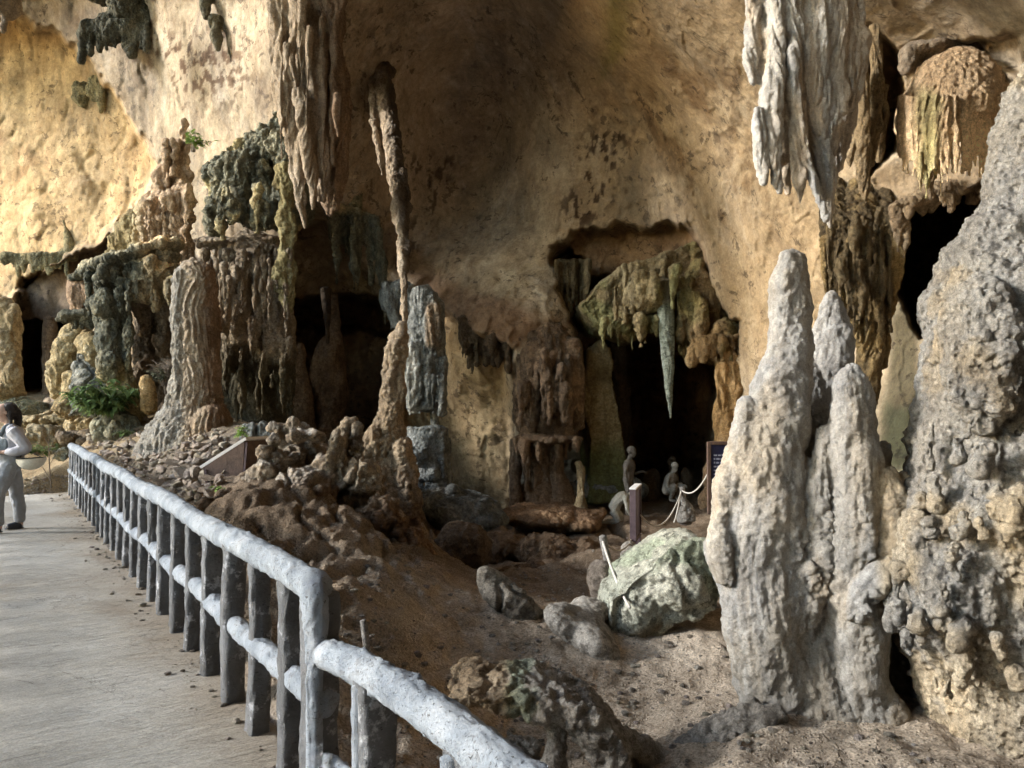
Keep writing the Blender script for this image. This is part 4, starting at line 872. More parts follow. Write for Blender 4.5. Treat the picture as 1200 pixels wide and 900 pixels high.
rock('boulder', 'log-shaped dusty boulder lying in the brown hollow', 'boulder', [sw(6.7, [(568,676,10),(582,690,16),(600,706,20),(618,716,19),(632,720,13)])], .012, 3,
     dflow(lump=.08, fl=2.4, ridge=.05, fr=1.6, fine=.014, ffi=12, seed=63), M['slabrock'], warp=.05, col=lambda v, n: one(v)*[.85, .82, .76])
pc = [slab(3.95, 4.5, [(522,832),(545,818),(592,815),(628,818),(668,824),(704,842),(730,872),(752,915),(708,915),(694,886),(674,866),(650,854),(620,846),(590,840),(550,838)]), sw(4.05, [(652,848,7),(655,872,10),(648,905,16),(640,940,20)]), sw(4.3, [(700,842,12),(735,872,18),(780,905,22),(820,930,22)], ry=1.4), ell(4.15, 672, 838, 26, 14, 30)]
rock('boulder', 'arched dusty rock over a black hollow in the foreground behind the lower rail', 'boulder', pc, .010, 7,
     dflow(lump=.05, fl=3.5, pop=.018, fp=14, ridge=.03, fr=2.5, fine=.02, ffi=22, seed=64), M['slabrock'], warp=.03, wf=3,
     col=colz(lambda x, y, v, n: lerp(lerp(one(v), sstep(615, 590, x+10*fbm(v*3, 2)), (1.05, .88, .68)), sstep(585, 600, x)*sstep(640, 615, x)*sstep(.0, .2, fbm(v*5, 2)+.2), (.8, .95, .82))))
rock('boulder', 'low grey rock ridge running to the foot of the three-peaked stalagmite', 'boulder', [sw(4.35, [(770,905,14),(810,884,18),(850,866,20),(885,850,18),(912,838,10)], ry=1.4), ell(4.4, 880, 836, 16, 12)], .010, 2,
     dflow(lump=.055, fl=4, ridge=.03, fr=3, pop=.012, fp=14, fine=.012, ffi=22, seed=65), M['slabrock'], warp=.04, wf=3, col=lambda v, n: one(v)*[.78, .77, .76])
# --- outcrops behind the railing, left of centre
pc = [sw(9.0, [(342,490,8),(344,500,18),(346,520,28),(344,560,40),(346,610,62),(352,670,84),(356,740,95)], ry=.9, n=20), sw(8.6, [(322,512,8),(318,540,16),(312,575,22),(306,620,40)]), sw(8.4, [(308,545,10),(304,575,18),(302,610,26)]),
      sw(8.5, [(376,540,8),(377,560,12),(376,590,16)]), ell(8.5, 357, 510, 20, 10), ell(8.4, 290, 610, 34, 20), sw(8.2, [(260,600,14),(280,640,34),(310,690,50)]), ell(8.3, 352, 590, 40, 40), ell(8.8, 322, 505, 9, 8)]
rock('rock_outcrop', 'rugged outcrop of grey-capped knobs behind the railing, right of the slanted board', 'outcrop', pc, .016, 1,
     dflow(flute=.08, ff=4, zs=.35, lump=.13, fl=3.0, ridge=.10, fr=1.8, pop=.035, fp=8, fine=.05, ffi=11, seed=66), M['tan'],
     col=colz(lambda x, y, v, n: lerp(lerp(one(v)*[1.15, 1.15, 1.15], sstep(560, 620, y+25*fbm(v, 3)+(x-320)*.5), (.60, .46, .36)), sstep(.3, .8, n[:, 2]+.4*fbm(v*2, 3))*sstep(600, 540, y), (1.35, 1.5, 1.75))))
pc = [sw(8.8, [(414,497,7),(413,508,14),(408,530,20),(408,560,28),(414,610,42),(422,670,56),(430,740,64)], n=18), sw(8.5, [(394,508,5),(393,530,9),(396,570,16)]), ell(8.5, 425, 560, 20, 24), sw(8.4, [(445,590,22),(455,640,36),(460,700,44)]), sw(8.6, [(480,610,14),(486,650,20),(480,700,26)])]
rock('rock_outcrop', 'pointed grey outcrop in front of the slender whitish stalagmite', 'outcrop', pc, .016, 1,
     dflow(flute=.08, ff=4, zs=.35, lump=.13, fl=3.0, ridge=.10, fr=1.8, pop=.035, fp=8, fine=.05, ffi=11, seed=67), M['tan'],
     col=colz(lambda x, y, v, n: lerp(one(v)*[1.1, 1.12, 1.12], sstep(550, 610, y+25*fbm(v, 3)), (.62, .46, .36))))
# --- ledges and rocks of the pitted floor
rock('ledge', 'dark grey-topped rock shelf under the squat green-grey stump', 'rock ledge', [ell(13.2, 530, 598, 56, 22, 50), ell(13, 500, 590, 30, 16, 30), ell(13.1, 565, 608, 30, 14, 40)]+[ell(13, 490+random.uniform(-12, 60), 580+random.uniform(-4, 6), 7, 5) for _ in range(8)], .022, 1,
     dflow(lump=.12, fl=2, pop=.05, fp=4, seed=68), M['slate'], col=lambda v, n: one(v)*.8)
pc = [sw(14.2, [(588,604,6),(620,604,10),(655,610,13),(690,606,10),(708,600,5)], ry=2.5), ell(14.4, 640, 604, 54, 10, 60), ell(14, 680, 612, 22, 10, 40)]
rock('ledge', 'thin brown overhanging ledge below the table-ledge column', 'rock ledge', pc, .02, 1, dflow(lump=.10, fl=2, pop=.04, fp=4, fine=.03, seed=69), M['brown'], col=lambda v, n: one(v)*[1.45, 1.3, 1.15])
rock('boulder', 'broken brown rock bank in the middle of the hollow', 'boulder', [ell(12, 640, 648, 40, 22, 50), ell(11.6, 690, 660, 24, 22, 40), ell(12.4, 590, 640, 40, 20, 40), ell(10.6, 610, 672, 28, 10, 30)], .02, 1, dflow(lump=.16, fl=1.8, pop=.08, fp=4, fine=.04, ffi=9, seed=70), M['brown'], warp=.12, col=lambda v, n: one(v)*[1.0, .95, .9])
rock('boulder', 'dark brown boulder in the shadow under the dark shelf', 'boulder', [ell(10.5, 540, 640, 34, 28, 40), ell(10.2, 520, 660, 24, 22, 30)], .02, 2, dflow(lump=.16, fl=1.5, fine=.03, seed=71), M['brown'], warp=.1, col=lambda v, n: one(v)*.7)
# --- strata and rocks at the end of the walkway
for k, (lab, x, y, rx, ry_, dd, rd, m, mul) in enumerate([
    ('flat mossy rock slab at the mouth of the far left alcove', 20, 478, 36, 9, 20.8, 30, 'olive', 2.2), ('long ochre rock shelf behind the person', 70, 492, 50, 10, 19.2, 36, 'ochre', 1.0),
    ('layered brown rock step above the person\'s cap', 48, 512, 40, 11, 18.2, 30, 'ochre', .85), ('yellow bank of rock left of the bush', 112, 492, 26, 14, 17.2, 24, 'ochre', 1.15),
    ('grey-brown rock the bush grows from', 140, 505, 30, 22, 15.2, 26, 'olive', 1.6), ('brown boulder at the top of the far railing', 90, 512, 20, 10, 16.4, 18, 'tan', .9),
    ('dark brown boulder at the lower edge of the rubble beside the slanted board', 217, 566, 20, 14, 10.6, 18, 'tan', .75), ('grey boulder under the slanted board', 232, 588, 24, 14, 9.6, 20, 'slate', 1.2),
    ('grey flat stone lying on the rubble slope', 214, 542, 20, 6, 12, 16, 'slabrock', .9), ('grey knob of rock behind the slanted board', 300, 512, 22, 18, 11, 20, 'slate', 1.5),
    ('mossy hump beside the thin dead sapling', 72, 532, 14, 9, 16.2, 12, 'olive', 1.8)]):
    rock('boulder', lab, 'boulder', [ell(dd, x, y, rx, ry_, rd, random.uniform(-.15, .15)), ell(dd-.1, x+rx*.4, y+ry_*.3, rx*.6, ry_*.8, rd*.7), ell(dd, x-rx*.45, y+ry_*.3, rx*.55, ry_*.7, rd*.7)], .022, 1,
         dflow(lump=.14, fl=1.8, ridge=.10, fr=1.4, pop=.05, fp=4, fine=.03, ffi=9, seed=72+k), M[m], warp=.1, col=lambda v, n, mul=mul: one(v)*mul)

rock('boulder', 'added grey rock filling and darkening the gap between the three-peaked stalagmite and the right-hand mass', 'boulder', [slab(5.2, 6.4, [(1010,690),(1060,660),(1130,680),(1140,900),(1010,900)])], .03, 4, dflow(lump=.10, fl=1.8, pop=.03, fp=7, fine=.02, seed=90), M['greyrough'], col=lambda v, n: one(v)*.6)  # added behind the gap to hide the lit floor, darkened too

rock('boulder', 'pale fallen slab in the black hollow under the arched foreground rock', 'boulder', [ell(4.5, 600, 880, 34, 10, 24, .2), ell(4.45, 570, 870, 16, 8, 14)], .010, 2, dflow(lump=.04, fl=5, pop=.02, fp=16, fine=.02, ffi=24, seed=91), M['slabrock'])

rock('hanging_rock', 'ragged tan drips along the upper lip of the black passage at the right', 'hanging rock', drips(9.7, 1056, 1165, lambda x: 248-(x-1052)*.36, 225, 262, 16, 5, .2)+drips(9.7, 1048, 1064, 240, 270, 320, 4, 5)+[sw(9.8, [(1048,246,8),(1085,232,10),(1130,215,10),(1170,204,10)], ry=1.6), sw(9.5, [(1088,196,5),(1090,215,5),(1091,236,1.5)])], .016, 1,
     dflow(lump=.07, fl=3, flute=.04, ff=6, fine=.02, seed=92), M['tan'], col=lambda v, n: one(v)*[.8, .74, .64])
# ================================================================== built things
def plain(name, col, rough=.7, var=.15, sc=20, bump=.0, spec=.3, col2=None):
    k = NT(name); g = k.n('ShaderNodeNewGeometry').outputs['Position']
    n = k.noise(g, sc, 6, .65)
    lo = tuple(c*(1-var*1.5) for c in col) if col2 is None else col2; hi = tuple(min(1, c*(1+var)) for c in col)
    c = k.ramp(n, [(.35, lo), (.55, col), (.7, hi)])
    b = k.bump(k.noise(g, sc*3, 6, .7), bump) if bump else None
    return k.done(c, rough, b, spec)
def mat_whitewash():
    k = NT('chipped_white_paint'); g = k.n('ShaderNodeNewGeometry').outputs['Position']
    n1 = k.noise(g, 5, 7, .65, .3); n2 = k.noise(g, 26, 6, .72, .4)
    c = k.ramp(n1, [(.32, (.25, .285, .335)), (.5, (.40, .445, .50)), (.68, (.57, .605, .65))])
    fl = k.ramp(k.math('ADD', n2, k.math('MULTIPLY', k.noise(g, 3.5, 3), .22)), [(.66, 0.), (.76, .7)])
    c = k.mix(fl, c, (.25, .25, .255))
    dk = k.ramp(k.noise(g, 70, 4, .75), [(.60, 0.), (.65, .85)])
    c = k.mix(dk, c, (.085, .08, .075))
    b = k.bump(k.noise(k.map(g, (1, 1, 1)), 14, 9, .75, .3), .12); b = k.bump(k.noise(g, 70, 6, .78), .05, 1.0, b)
    b = k.bump(dk, -.01, 1.0, b)
    return k.done(c, .75, b, .3)
M['white'] = mat_whitewash()
def mat_cement():
    k = NT('shade_toned_cement'); g = k.n('ShaderNodeNewGeometry').outputs['Position']
    n1 = k.noise(g, 4, 7, .65, .3); n2 = k.noise(g, 24, 6, .72)
    c = k.ramp(n1, [(.32, (.11, .111, .114)), (.5, (.175, .178, .184)), (.68, (.25, .255, .265))])  # grey darkened to imitate the shade on the posts' near faces
    pt = k.ramp(k.noise(g, 9, 5, .7), [(.57, 0.), (.64, .9)])
    c = k.mix(pt, c, (.56, .57, .60))
    dk = k.ramp(k.noise(k.map(g, (1, 1, 2.2)), 22, 5, .7), [(.60, 0.), (.66, .8)])
    c = k.mix(dk, c, (.07, .07, .072))
    b = k.bump(k.noise(g, 14, 8, .72), .07); b = k.bump(k.noise(g, 70, 5, .75), .02, 1.0, b)
    return k.done(c, .85, b, .25)
M['cement'] = mat_cement()

# ------------------------------------------------------------------ railing of log-shaped concrete
def tube(pts, rad, n=22, step=.022, amp=.012, seed=0., sq=None, squash=1.0):
    pts = np.asarray(pts, float); L = np.linalg.norm(np.diff(pts, axis=0), axis=1)
    m = max(3, int(L.sum()/step)); t = np.concatenate([[0], np.cumsum(L)])/L.sum(); tt_ = np.linspace(0, 1, m)
    p = np.stack([np.interp(tt_, t, pts[:, k]) for k in range(3)], -1)
    r = np.interp(tt_, t, np.broadcast_to(rad, (len(pts),)))
    T = np.gradient(p, axis=0); T /= np.linalg.norm(T, axis=1, keepdims=True)
    up = np.array([0, 0, 1.]) if abs(T[m//2][2]) < .7 else np.array([RD[0], RD[1], 0.])
    A = np.cross(T, up); A /= np.linalg.norm(A, axis=1, keepdims=True); B = np.cross(A, T)
    th = np.linspace(0, 2*np.pi, n, endpoint=False); c, s = np.cos(th), np.sin(th)
    if sq: c, s = np.sign(c)*np.abs(c)**(2/sq), np.sign(s)*np.abs(s)**(2/sq)
    v = (p[:, None]+r[:, None, None]*(c[None, :, None]*A[:, None]+squash*s[None, :, None]*B[:, None]))
    nr = (v-p[:, None])/np.linalg.norm(v-p[:, None], axis=2, keepdims=True)
    v = v.reshape(-1, 3); nr = nr.reshape(-1, 3)
    Tn = np.repeat(T, n, 0); v0 = v; v = v-.72*Tn*(v*Tn).sum(1)[:, None]
    d = amp*(.65*fbm(v*4, 3, seed)+.9*fbm(v*15, 4, seed+9, .6)+1.3*np.maximum(0, fbm(v*34, 3, seed+5)-.05)-.9*np.maximum(0, fbm(v*22, 3, seed+25)-.2))
    v = v0+nr*d[:, None]
    v = np.concatenate([v, [p[0]-T[0]*r[0]*.35], [p[-1]+T[-1]*r[-1]*.35]])
    fs = grid_faces(m, n, True).tolist(); a = m*n
    for j in range(n): fs.append([a, (j+1) % n, j]); fs.append([a+1, (m-1)*n+j, (m-1)*n+(j+1) % n])
    return v, [f[::-1] for f in fs]
def rl(s, z, t=0.0): 
    q_ = R0+s*RD+t*RN; return [q_[0], q_[1], z]
def post(parent, x, y, z0, z1, r, seed, mat, amp=.010, sq=4.5):
    w0 = rng.uniform(-.012, .012, 4)
    v, f = tube([[x+w0[0], y+w0[1], z0], [x, y, z0+.06], [x+w0[2]*.6, y+w0[3]*.6, (z0+z1)/2], [x, y, z1]], [r*1.45, r*1.08, r, r*1.05], 28, .022, amp, seed, sq)
    return mesh_np('post', v, f, mat, parent)
def railing(name, label, off, s0, s1, n_posts, seed, first=None):
    e = empty(name, rl(s0, 0, off), label, 'railing')
    ks = np.arange(s0-.07, s1, .5)
    top = [[*rl(s, .86, off)[:2], .86+.012*math.sin(s*2.3)] for s in np.arange(s0+.16, s1, .5)]+[rl(s1, .86, off)]; tr0 = [.064]*len(top)
    bend = [[-.02, .035, -.2, .030], [-.02, .035, .3, .030], [-.018, .032, .6, .036], [-.012, .028, .76, .050], [.02, .015, .835, .062], [.08, 0, .862, .066]]
    top = [[*rl(s0+b_[0]-.03, 0, off+b_[1])[:2], b_[2]] for b_ in bend]+top; tr0 = [b_[3] for b_ in bend]+tr0
    mid = [[*rl(s, .42, off)[:2], .42+.014*math.sin(s*3.1+1)] for s in ks]+[rl(s1, .42, off)]
    v, f = tube(top, tr0, 34, .015, .011, seed); mesh_np('top_rail', v, f, M['white'], e)
    v, f = tube(mid, .053, 30, .015, .012, seed+3); mesh_np('middle_rail', v, f, M['white'], e)
    return e
rail = railing('railing', 'white log-shaped concrete railing right of the walkway, with a lower branch at its near end', 0.0, 0.0, 13.05, 0, 1.0)
sp = [.34, .87, 1.35]+[1.87+.52*k for k in range(22)]
for k, s in enumerate(sp):
    if s > 13.02: break
    x, y, _ = rl(s, 0); post(rail, x, y, -.06, .84, .052*rng.uniform(.92, 1.08), k*3.7, M['cement'], .011)
x, y, _ = rl(0, 0)
v, f = tube([[x, y, -.3], [x, y, -.15], [x, y, .5], [x, y, .74], [x, y, .85]], [.09, .072, .064, .066, .062], 28, .02, .012, 55., 4)
mesh_np('corner_post', v, f, M['cement'], rail)
B0 = np.array([x, y, .622]); B1 = np.array([.12, 1.75, .665])
def br_(t, dz=0): 
    q_ = B0+(B1-B0)*t; return [q_[0], q_[1], q_[2]+.05*math.sin(t*math.pi)+dz]
v, f = tube([br_(t) for t in np.linspace(0, 1.15, 10)], [.056, .058, .062, .058, .06, .066, .062, .06, .062, .062], 36, .012, .012, 77.); mesh_np('branch_rail', v, f, M['white'], rail)
v, f = tube([br_(t, -.44) for t in np.linspace(0, 1.15, 10)], .053, 30, .014, .012, 88.); mesh_np('branch_rail', v, f, M['white'], rail)
for k, t in enumerate((.34, .74)):
    q_ = br_(t); post(rail, q_[0], q_[1], -.35, q_[2]-.02, .058, 90+k*5, M['cement'], .011)
    v, f = tube([[q_[0]-.05, q_[1]-.03, -.3], [q_[0]-.052, q_[1]-.03, .3], [q_[0]-.045, q_[1]-.02, q_[2]-.03]], [.018, .016, .03], 14, .02, .009, 95.+k); mesh_np('plaster_strip', v, f, M['white'], rail)
# its twin on the other edge of the walk, out of frame: throws the bars of shade on the slab
rail2 = railing('railing', 'white log-shaped concrete railing on the far side of the walkway, beside the person', 2.72, -1.0, 13.0, 0, 31.0)
for k in range(26):
    x2, y2, _ = rl(-.8+.55*k, 0, 2.72); post(rail2, x2, y2, -.06, .84, .055, 200+k*3.1, M['cement'], .01)

# ------------------------------------------------------------------ people and statues: one continuous surface each
def body(name, pieces, voxel, smooth, mat, parent=None, grain=0., gf=20):
    v, q_ = remesh(pieces, voxel); v = laplace(v, q_, smooth)
    if grain: n = normals(v, q_); v = v+n*(grain*fbm(v*gf, 3, 5))[:, None]
    return mesh_np(name, v, q_, mat, parent, np.ones((len(v), 3)))
def L(*pr, ry=1.0, n=10, sub=4):
    """limb: (x, y, z, r) points"""
    a = np.array(pr, float); return sweep(a[:, :3], a[:, 3], ry, n, sub, .7)
def sph(c, r):
    v, f = ell(1, 600, 475, 1, 1); v = v-v.mean(0); v = v/np.abs(v).max()
    return v*np.asarray(r)+np.asarray(c), f
def moved(pieces, base, rz=0., sc=1.0, tilt=None):
    c, s = math.cos(rz), math.sin(rz); o = []
    for v, f in pieces:
        v = np.asarray(v)*sc
        o.append((np.stack([v[:, 0]*c-v[:, 1]*s, v[:, 0]*s+v[:, 1]*c, v[:, 2]], -1)+np.asarray(base), f))
    return o
def hand(w, d, up, r=.011, curl=.5):
    """palm with four unequal curled fingers and a thumb; w wrist, d direction, up = back of the hand"""
    w = np.array(w, float); d = np.array(d, float); d /= np.linalg.norm(d); up = np.array(up, float); up -= d*(up@d); up /= np.linalg.norm(up)
    sd_ = np.cross(d, up); o = [L([*w, r*2.0], [*(w+d*.05), r*2.4], [*(w+d*.085), r*2.0])]
    for k, ln in enumerate((.062, .072, .068, .052)):
        a = w+d*.08+sd_*(k-1.5)*r*1.75; b = a+d*ln*.5-up*ln*curl*.3; c_ = b+d*ln*.3-up*ln*curl*.9
        o.append(L([*a, r*.95], [*b, r*.85], [*c_, r*.65], n=8, sub=2))
    a = w+d*.03+sd_*r*-2.2; o.append(L([*a, r*1.1], [*(a+d*.03-sd_*.02-up*.01), r], [*(a+d*.06-sd_*.018-up*.03), r*.7], n=8, sub=2))
    return o
def head(c, fwd, r=.098, tilt=0.):
    """head with brow, nose, mouth, chin, ears; fwd is the horizontal facing direction, tilt > 0 looks down"""
    f = np.array([fwd[0], fwd[1], 0.]); f /= np.linalg.norm(f); z = np.array([0, 0, 1.]); s = np.cross(z, f)
    ct, st = math.cos(tilt), math.sin(tilt); f2 = f*ct-z*st; z2 = z*ct+f*st; c = np.array(c, float)
    def pt(a, b, d): return c+f2*a*r+s*b*r+z2*d*r
    P_ = []
    def e(a, b, d, ra, rb, rd):
        v, ff = sph((0, 0, 0), (1, 1, 1)); P_.append((pt(a, b, d)+v[:, :1]*f2*ra*r+v[:, 1:2]*s*rb*r+v[:, 2:]*z2*rd*r, ff))
    e(-.12, 0, .28, 1.02, .80, .90); e(.22, 0, -.35, .66, .60, .82); e(.62, 0, -.92, .28, .34, .26)
    e(.84, 0, .05, .16, .52, .12); e(1.0, 0, -.30, .17, .15, .16); e(.93, 0, -.12, .10, .10, .26); e(.86, 0, -.66, .12, .26, .08)
    e(.55, .38, -.25, .28, .22, .22); e(.55, -.38, -.25, .28, .22, .22)
    e(-.08, .82, -.12, .16, .10, .26); e(-.08, -.82, -.12, .16, .10, .26)
    return P_
skin = plain('skin', (.50, .33, .25), .55, .06, 12); hairm = plain('dark_hair', (.035, .026, .022), .5, .3, 60, .02)
# --- person: stands on the walkway in profile, reading a phone
PX, PY = (13-600)*9.8/F, 9.8
per = empty('person', (PX, PY, 0), 'person in pale shirt and grey overalls reading a phone on the walkway', 'person')
PRZ = R(38)
def W(ps): return moved(ps, (PX, PY, .004), PRZ, 1.0)
def WL(x_, y_, z_): return (PX+x_*math.cos(PRZ)-y_*math.sin(PRZ), PY+x_*math.sin(PRZ)+y_*math.cos(PRZ), z_)
legs_l = [(-.02,-.09,.84,.085), (-.09,-.10,.62,.078), (-.13,-.10,.47,.058), (-.14,-.11,.28,.055), (-.12,-.11,.09,.04)]
legs_r = [(.00,.09,.84,.085), (.06,.10,.62,.076), (.085,.11,.47,.056), (.12,.13,.28,.052), (.13,.14,.09,.04)]
arm_l = [(.01,-.155,1.275,.055), (.09,-.215,1.16,.046), (.15,-.235,1.05,.040), (.03,-.22,1.015,.034), (-.09,-.17,1.01,.026)]
arm_r = [(.0,.155,1.275,.055), (.03,.21,1.14,.046), (.04,.22,1.03,.040), (-.08,.13,1.02,.034), (-.14,.06,1.03,.026)]
bd = [L((.0,0,.86,.13), (.01,0,1.0,.125), (.015,0,1.14,.13), (.01,0,1.25,.12), (-.01,0,1.33,.06), ry=1.25), L((-.005,0,1.30,.055), (-.03,0,1.40,.048), (-.045,0,1.46,.05)),
      L(*legs_l), L(*legs_r), L(*arm_l), L(*arm_r), sph((0,0,.85), (.12,.16,.09)),
      L((.0,-.15,1.28,.06), (0,0,1.29,.07), (0,.15,1.28,.06))]
bd += head((-.075, 0, 1.505), (-1, -.12), .095, .45)
bd += hand((-.09,-.17,1.01), (-1,.35,.1), (.1,-.6,.7), .0095, .9)+hand((-.14,.06,1.03), (-1,-.4,.1), (.1,.6,.7), .0095, .9)
bd += [L((-.12,-.11,.10,.04), (-.13,-.11,.05,.045), (-.24,-.115,.035,.034)), L((.13,.14,.10,.04), (.12,.14,.05,.045), (.01,.135,.035,.034))]
body('body', W(bd), .0085, 2, skin, per)
def fat(ps, k, add): return [(a, b, c, d*k+add) for a, b, c, d in ps]
shirt = plain('pale_lilac_cotton', (.42, .41, .44), .9, .08, 9, .01)
sh = [L((.005,0,.98,.15), (.015,0,1.14,.146), (.01,0,1.26,.135), (-.005,0,1.33,.085), ry=1.2), L((0,-.15,1.285,.068), (0,0,1.30,.08), (0,.15,1.285,.068)),
      L(*fat(arm_l[:4], 1.15, .022), (-.06,-.18,1.01,.036)), L(*fat(arm_r[:4], 1.15, .022), (-.11,.09,1.02,.036))]
body('shirt', W(sh), .010, 2, shirt, per, .006, 14)
ov = plain('grey_overall_cloth', (.27, .275, .285), .9, .12, 8, .01)
tr = [sph((0,0,.86), (.16,.185,.12)), L(*fat(legs_l[:4], 1.05, .022), (-.12,-.11,.10,.068)), L(*fat(legs_r[:4], 1.05, .022), (.13,.14,.10,.066)), L((0,0,.84,.155), (.01,0,.98,.155), (.012,0,1.06,.156), ry=1.18)]
body('trousers', W(tr), .011, 2, ov, per, .012, 11)
bib = plain('blue_grey_bib_cloth', (.115, .135, .15), .9, .12, 8, .01)
bb = [L((-.02,0,.98,.152), (-.01,0,1.12,.148), (-.02,0,1.2,.125), ry=1.15), L((.02,-.11,1.10,.045), (.06,-.12,1.2,.04), (.045,-.115,1.31,.032), (-.05,-.11,1.33,.030), (-.115,-.10,1.22,.03))]
body('bib', W(bb), .010, 2, bib, per, .005, 14)
hr = [sph((-.022,.004,1.545), (.104,.092,.092)), sph((.005,.0,1.51), (.086,.088,.10)), L((.05,0,1.52,.06), (.075,-.01,1.44,.05), (.075,-.02,1.34,.04), (.07,-.03,1.24,.022)), L((-.02,-.08,1.50,.03), (-.01,-.085,1.42,.026), (.0,-.09,1.33,.015))]
body('hair', W(hr), .0085, 1, hairm, per, .006, 40)
shoe = plain('black_shoe', (.03, .03, .032), .5, .2, 20)
body('shoe', W([L((-.11,-.11,.06,.05), (-.14,-.11,.05,.05), (-.25,-.117,.036,.04)), sph((-.18,-.113,.014), (.12,.05,.014))]), .008, 1, shoe, per)
body('shoe', W([L((.14,.14,.06,.05), (.11,.14,.05,.05), (.0,.135,.036,.04)), sph((.07,.138,.014), (.12,.05,.014))]), .008, 1, shoe, per)
ph = W([sph((-.205,-.05,1.075), (.012,.042,.075))]); o = body('phone', ph, .006, 1, plain('phone_case', (.30, .20, .20), .4, .1)); tag(o, 'phone held up in both hands of the person on the walkway', 'phone')
# sun hat hanging from the arm: open bowl with a pale brim
def bowl(c, rx, ryy, rz, rz_, mat, thick=.006, name='hat', tilt=0.):
    vs = []; n = 36; m = 10
    for sgn in (1, 0):
        for i in range(m+1):
            a = math.pi/2*i/m; k = 1 if sgn else 1-thick/rx*1.2
            for j in range(n):
                b = 2*math.pi*j/n; x_, y_, z_ = rx*k*math.cos(a)*math.cos(b), ryy*k*math.cos(a)*math.sin(b), -rz*k*math.sin(a)
                vs.append([c[0]+x_*math.cos(tilt)-z_*math.sin(tilt), c[1]+y_, c[2]+z_*math.cos(tilt)+x_*math.sin(tilt)])
    N = (m+1)*n; f1 = grid_faces(m+1, n, True); f2 = f1[:, ::-1]+N
    rim = np.array([[j, N+j, N+(j+1) % n, (j+1) % n] for j in range(n)])
    return np.array(vs), np.concatenate([f1[:, ::-1], f2[:, ::-1], rim])
HX, HY, _z = WL(.205, -.25, 0)
hat = empty('sun_hat', (HX, HY, .80), 'cream sun hat with a dark lining hanging from the arm of the person', 'hat')
cream_c = plain('cream_straw', (.62, .58, .48), .85, .1, 40, .006); dark_c = plain('dark_hat_lining', (.028, .035, .042), .8, .2, 20)
hv, hf = bowl((HX, HY, .93), .175, .15, .145, 0, cream_c, tilt=.06); mesh_np('crown', hv, hf, cream_c, hat)
hv, hf = bowl((HX, HY, .938), .165, .14, .085, 0, dark_c, tilt=.06); mesh_np('lining', hv, hf, dark_c, hat)
hv, hf = tube([(HX-.14,HY,.94), (HX-.11,HY,1.0), (HX-.05,HY,1.02), (HX+.03,HY,.99), (HX+.13,HY,.945)], .006, 8, .02, .001); mesh_np('chin_strap', hv, hf, dark_c, hat)
# --- statues
stone_d = mat_rock('dark_painted_plaster', (.07, .058, .045), (.12, .10, .08), (.18, .155, .125), 4, bump=(.004, .002), attr=True)
stone_l = mat_rock('pale_painted_plaster', (.26, .24, .18), (.42, .39, .31), (.52, .49, .41), 4, bump=(.004, .002), attr=True)
def statue(label, pieces, base, rz, sc, mat, cat='statue'):
    o = body('statue', moved(pieces, base, rz, sc), .013, 2, mat, None, .006, 16); tag(o, label, cat); return o
b = P(736, 604, 15.6)
st = [L((0,0,.80,.13), (.02,0,1.0,.12), (.03,0,1.16,.15), (.03,0,1.27,.11), ry=1.3), L((.03,0,1.28,.06), (.06,0,1.40,.055)), L((.03,-.17,1.24,.065), (.03,0,1.26,.08), (.03,.17,1.24,.065)),
      L((0,-.09,.80,.10), (.03,-.10,.60,.085), (.05,-.10,.42,.062), (.0,-.11,.22,.06), (-.02,-.11,.06,.04)), L((-.02,-.11,.05,.045), (.12,-.12,.03,.035)),
      L((0,.09,.80,.10), (.08,.10,.60,.085), (.12,.10,.42,.062), (.10,.11,.22,.06), (.09,.11,.06,.04)), L((.09,.11,.05,.045), (.23,.12,.03,.035)),
      L((.0,-.19,1.22,.06), (-.03,-.24,1.0,.05), (-.01,-.25,.88,.04), (.04,-.25,.70,.032)), L((.04,.19,1.22,.06), (.04,.23,1.02,.05), (.08,.22,.95,.04), (.28,.14,1.02,.032))]
st += head((.09, 0, 1.50), (1, -.35), .11, .1)+hand((.04,-.25,.70), (.15,0,-1), (0,-1,0), .013, .5)+hand((.28,.14,1.02), (1,-.2,.15), (0,0,1), .013, .8)
statue('standing dark statue of a cave dweller in the shadow of the central alcove', st, b, -.25, .86, stone_d)
b = P(782, 587, 16.0)
st = [L((0,0,.26,.15), (.04,0,.42,.135), (.10,0,.58,.15), (.14,0,.68,.11), ry=1.25), L((.14,0,.70,.06), (.19,0,.80,.055)), L((.13,-.17,.64,.062), (.14,0,.66,.08), (.13,.17,.64,.062)),
      L((.0,-.10,.24,.10), (.20,-.17,.36,.085), (.32,-.19,.42,.066), (.24,-.18,.22,.058), (.18,-.18,.06,.042)), L((.18,-.18,.05,.045), (.33,-.19,.03,.035)),
      L((.0,.10,.24,.10), (.20,.17,.36,.085), (.32,.19,.42,.066), (.24,.18,.22,.058), (.18,.18,.06,.042)), L((.18,.18,.05,.045), (.33,.19,.03,.035)),
      L((.13,-.19,.63,.058), (.14,-.26,.48,.048), (.20,-.26,.38,.04), (.40,-.10,.40,.03)), L((.13,.19,.63,.058), (.16,.26,.48,.048), (.22,.24,.40,.04), (.42,.06,.43,.03))]
st += head((.22, 0, .89), (1, -.5), .11, .5)+hand((.40,-.10,.40), (1,.5,0), (0,0,1), .013, .9)+hand((.42,.06,.43), (1,-.4,0), (0,0,1), .013, .9)
statue('crouching dark statue of a cave dweller working with its hands', st, b, -.7, .80, stone_d).data.materials[0] = mat_rock('brown_painted_plaster', (.16, .14, .105), (.27, .24, .19), (.38, .34, .28), 4, bump=(.004, .002))
b = P(722, 613, 14.4)
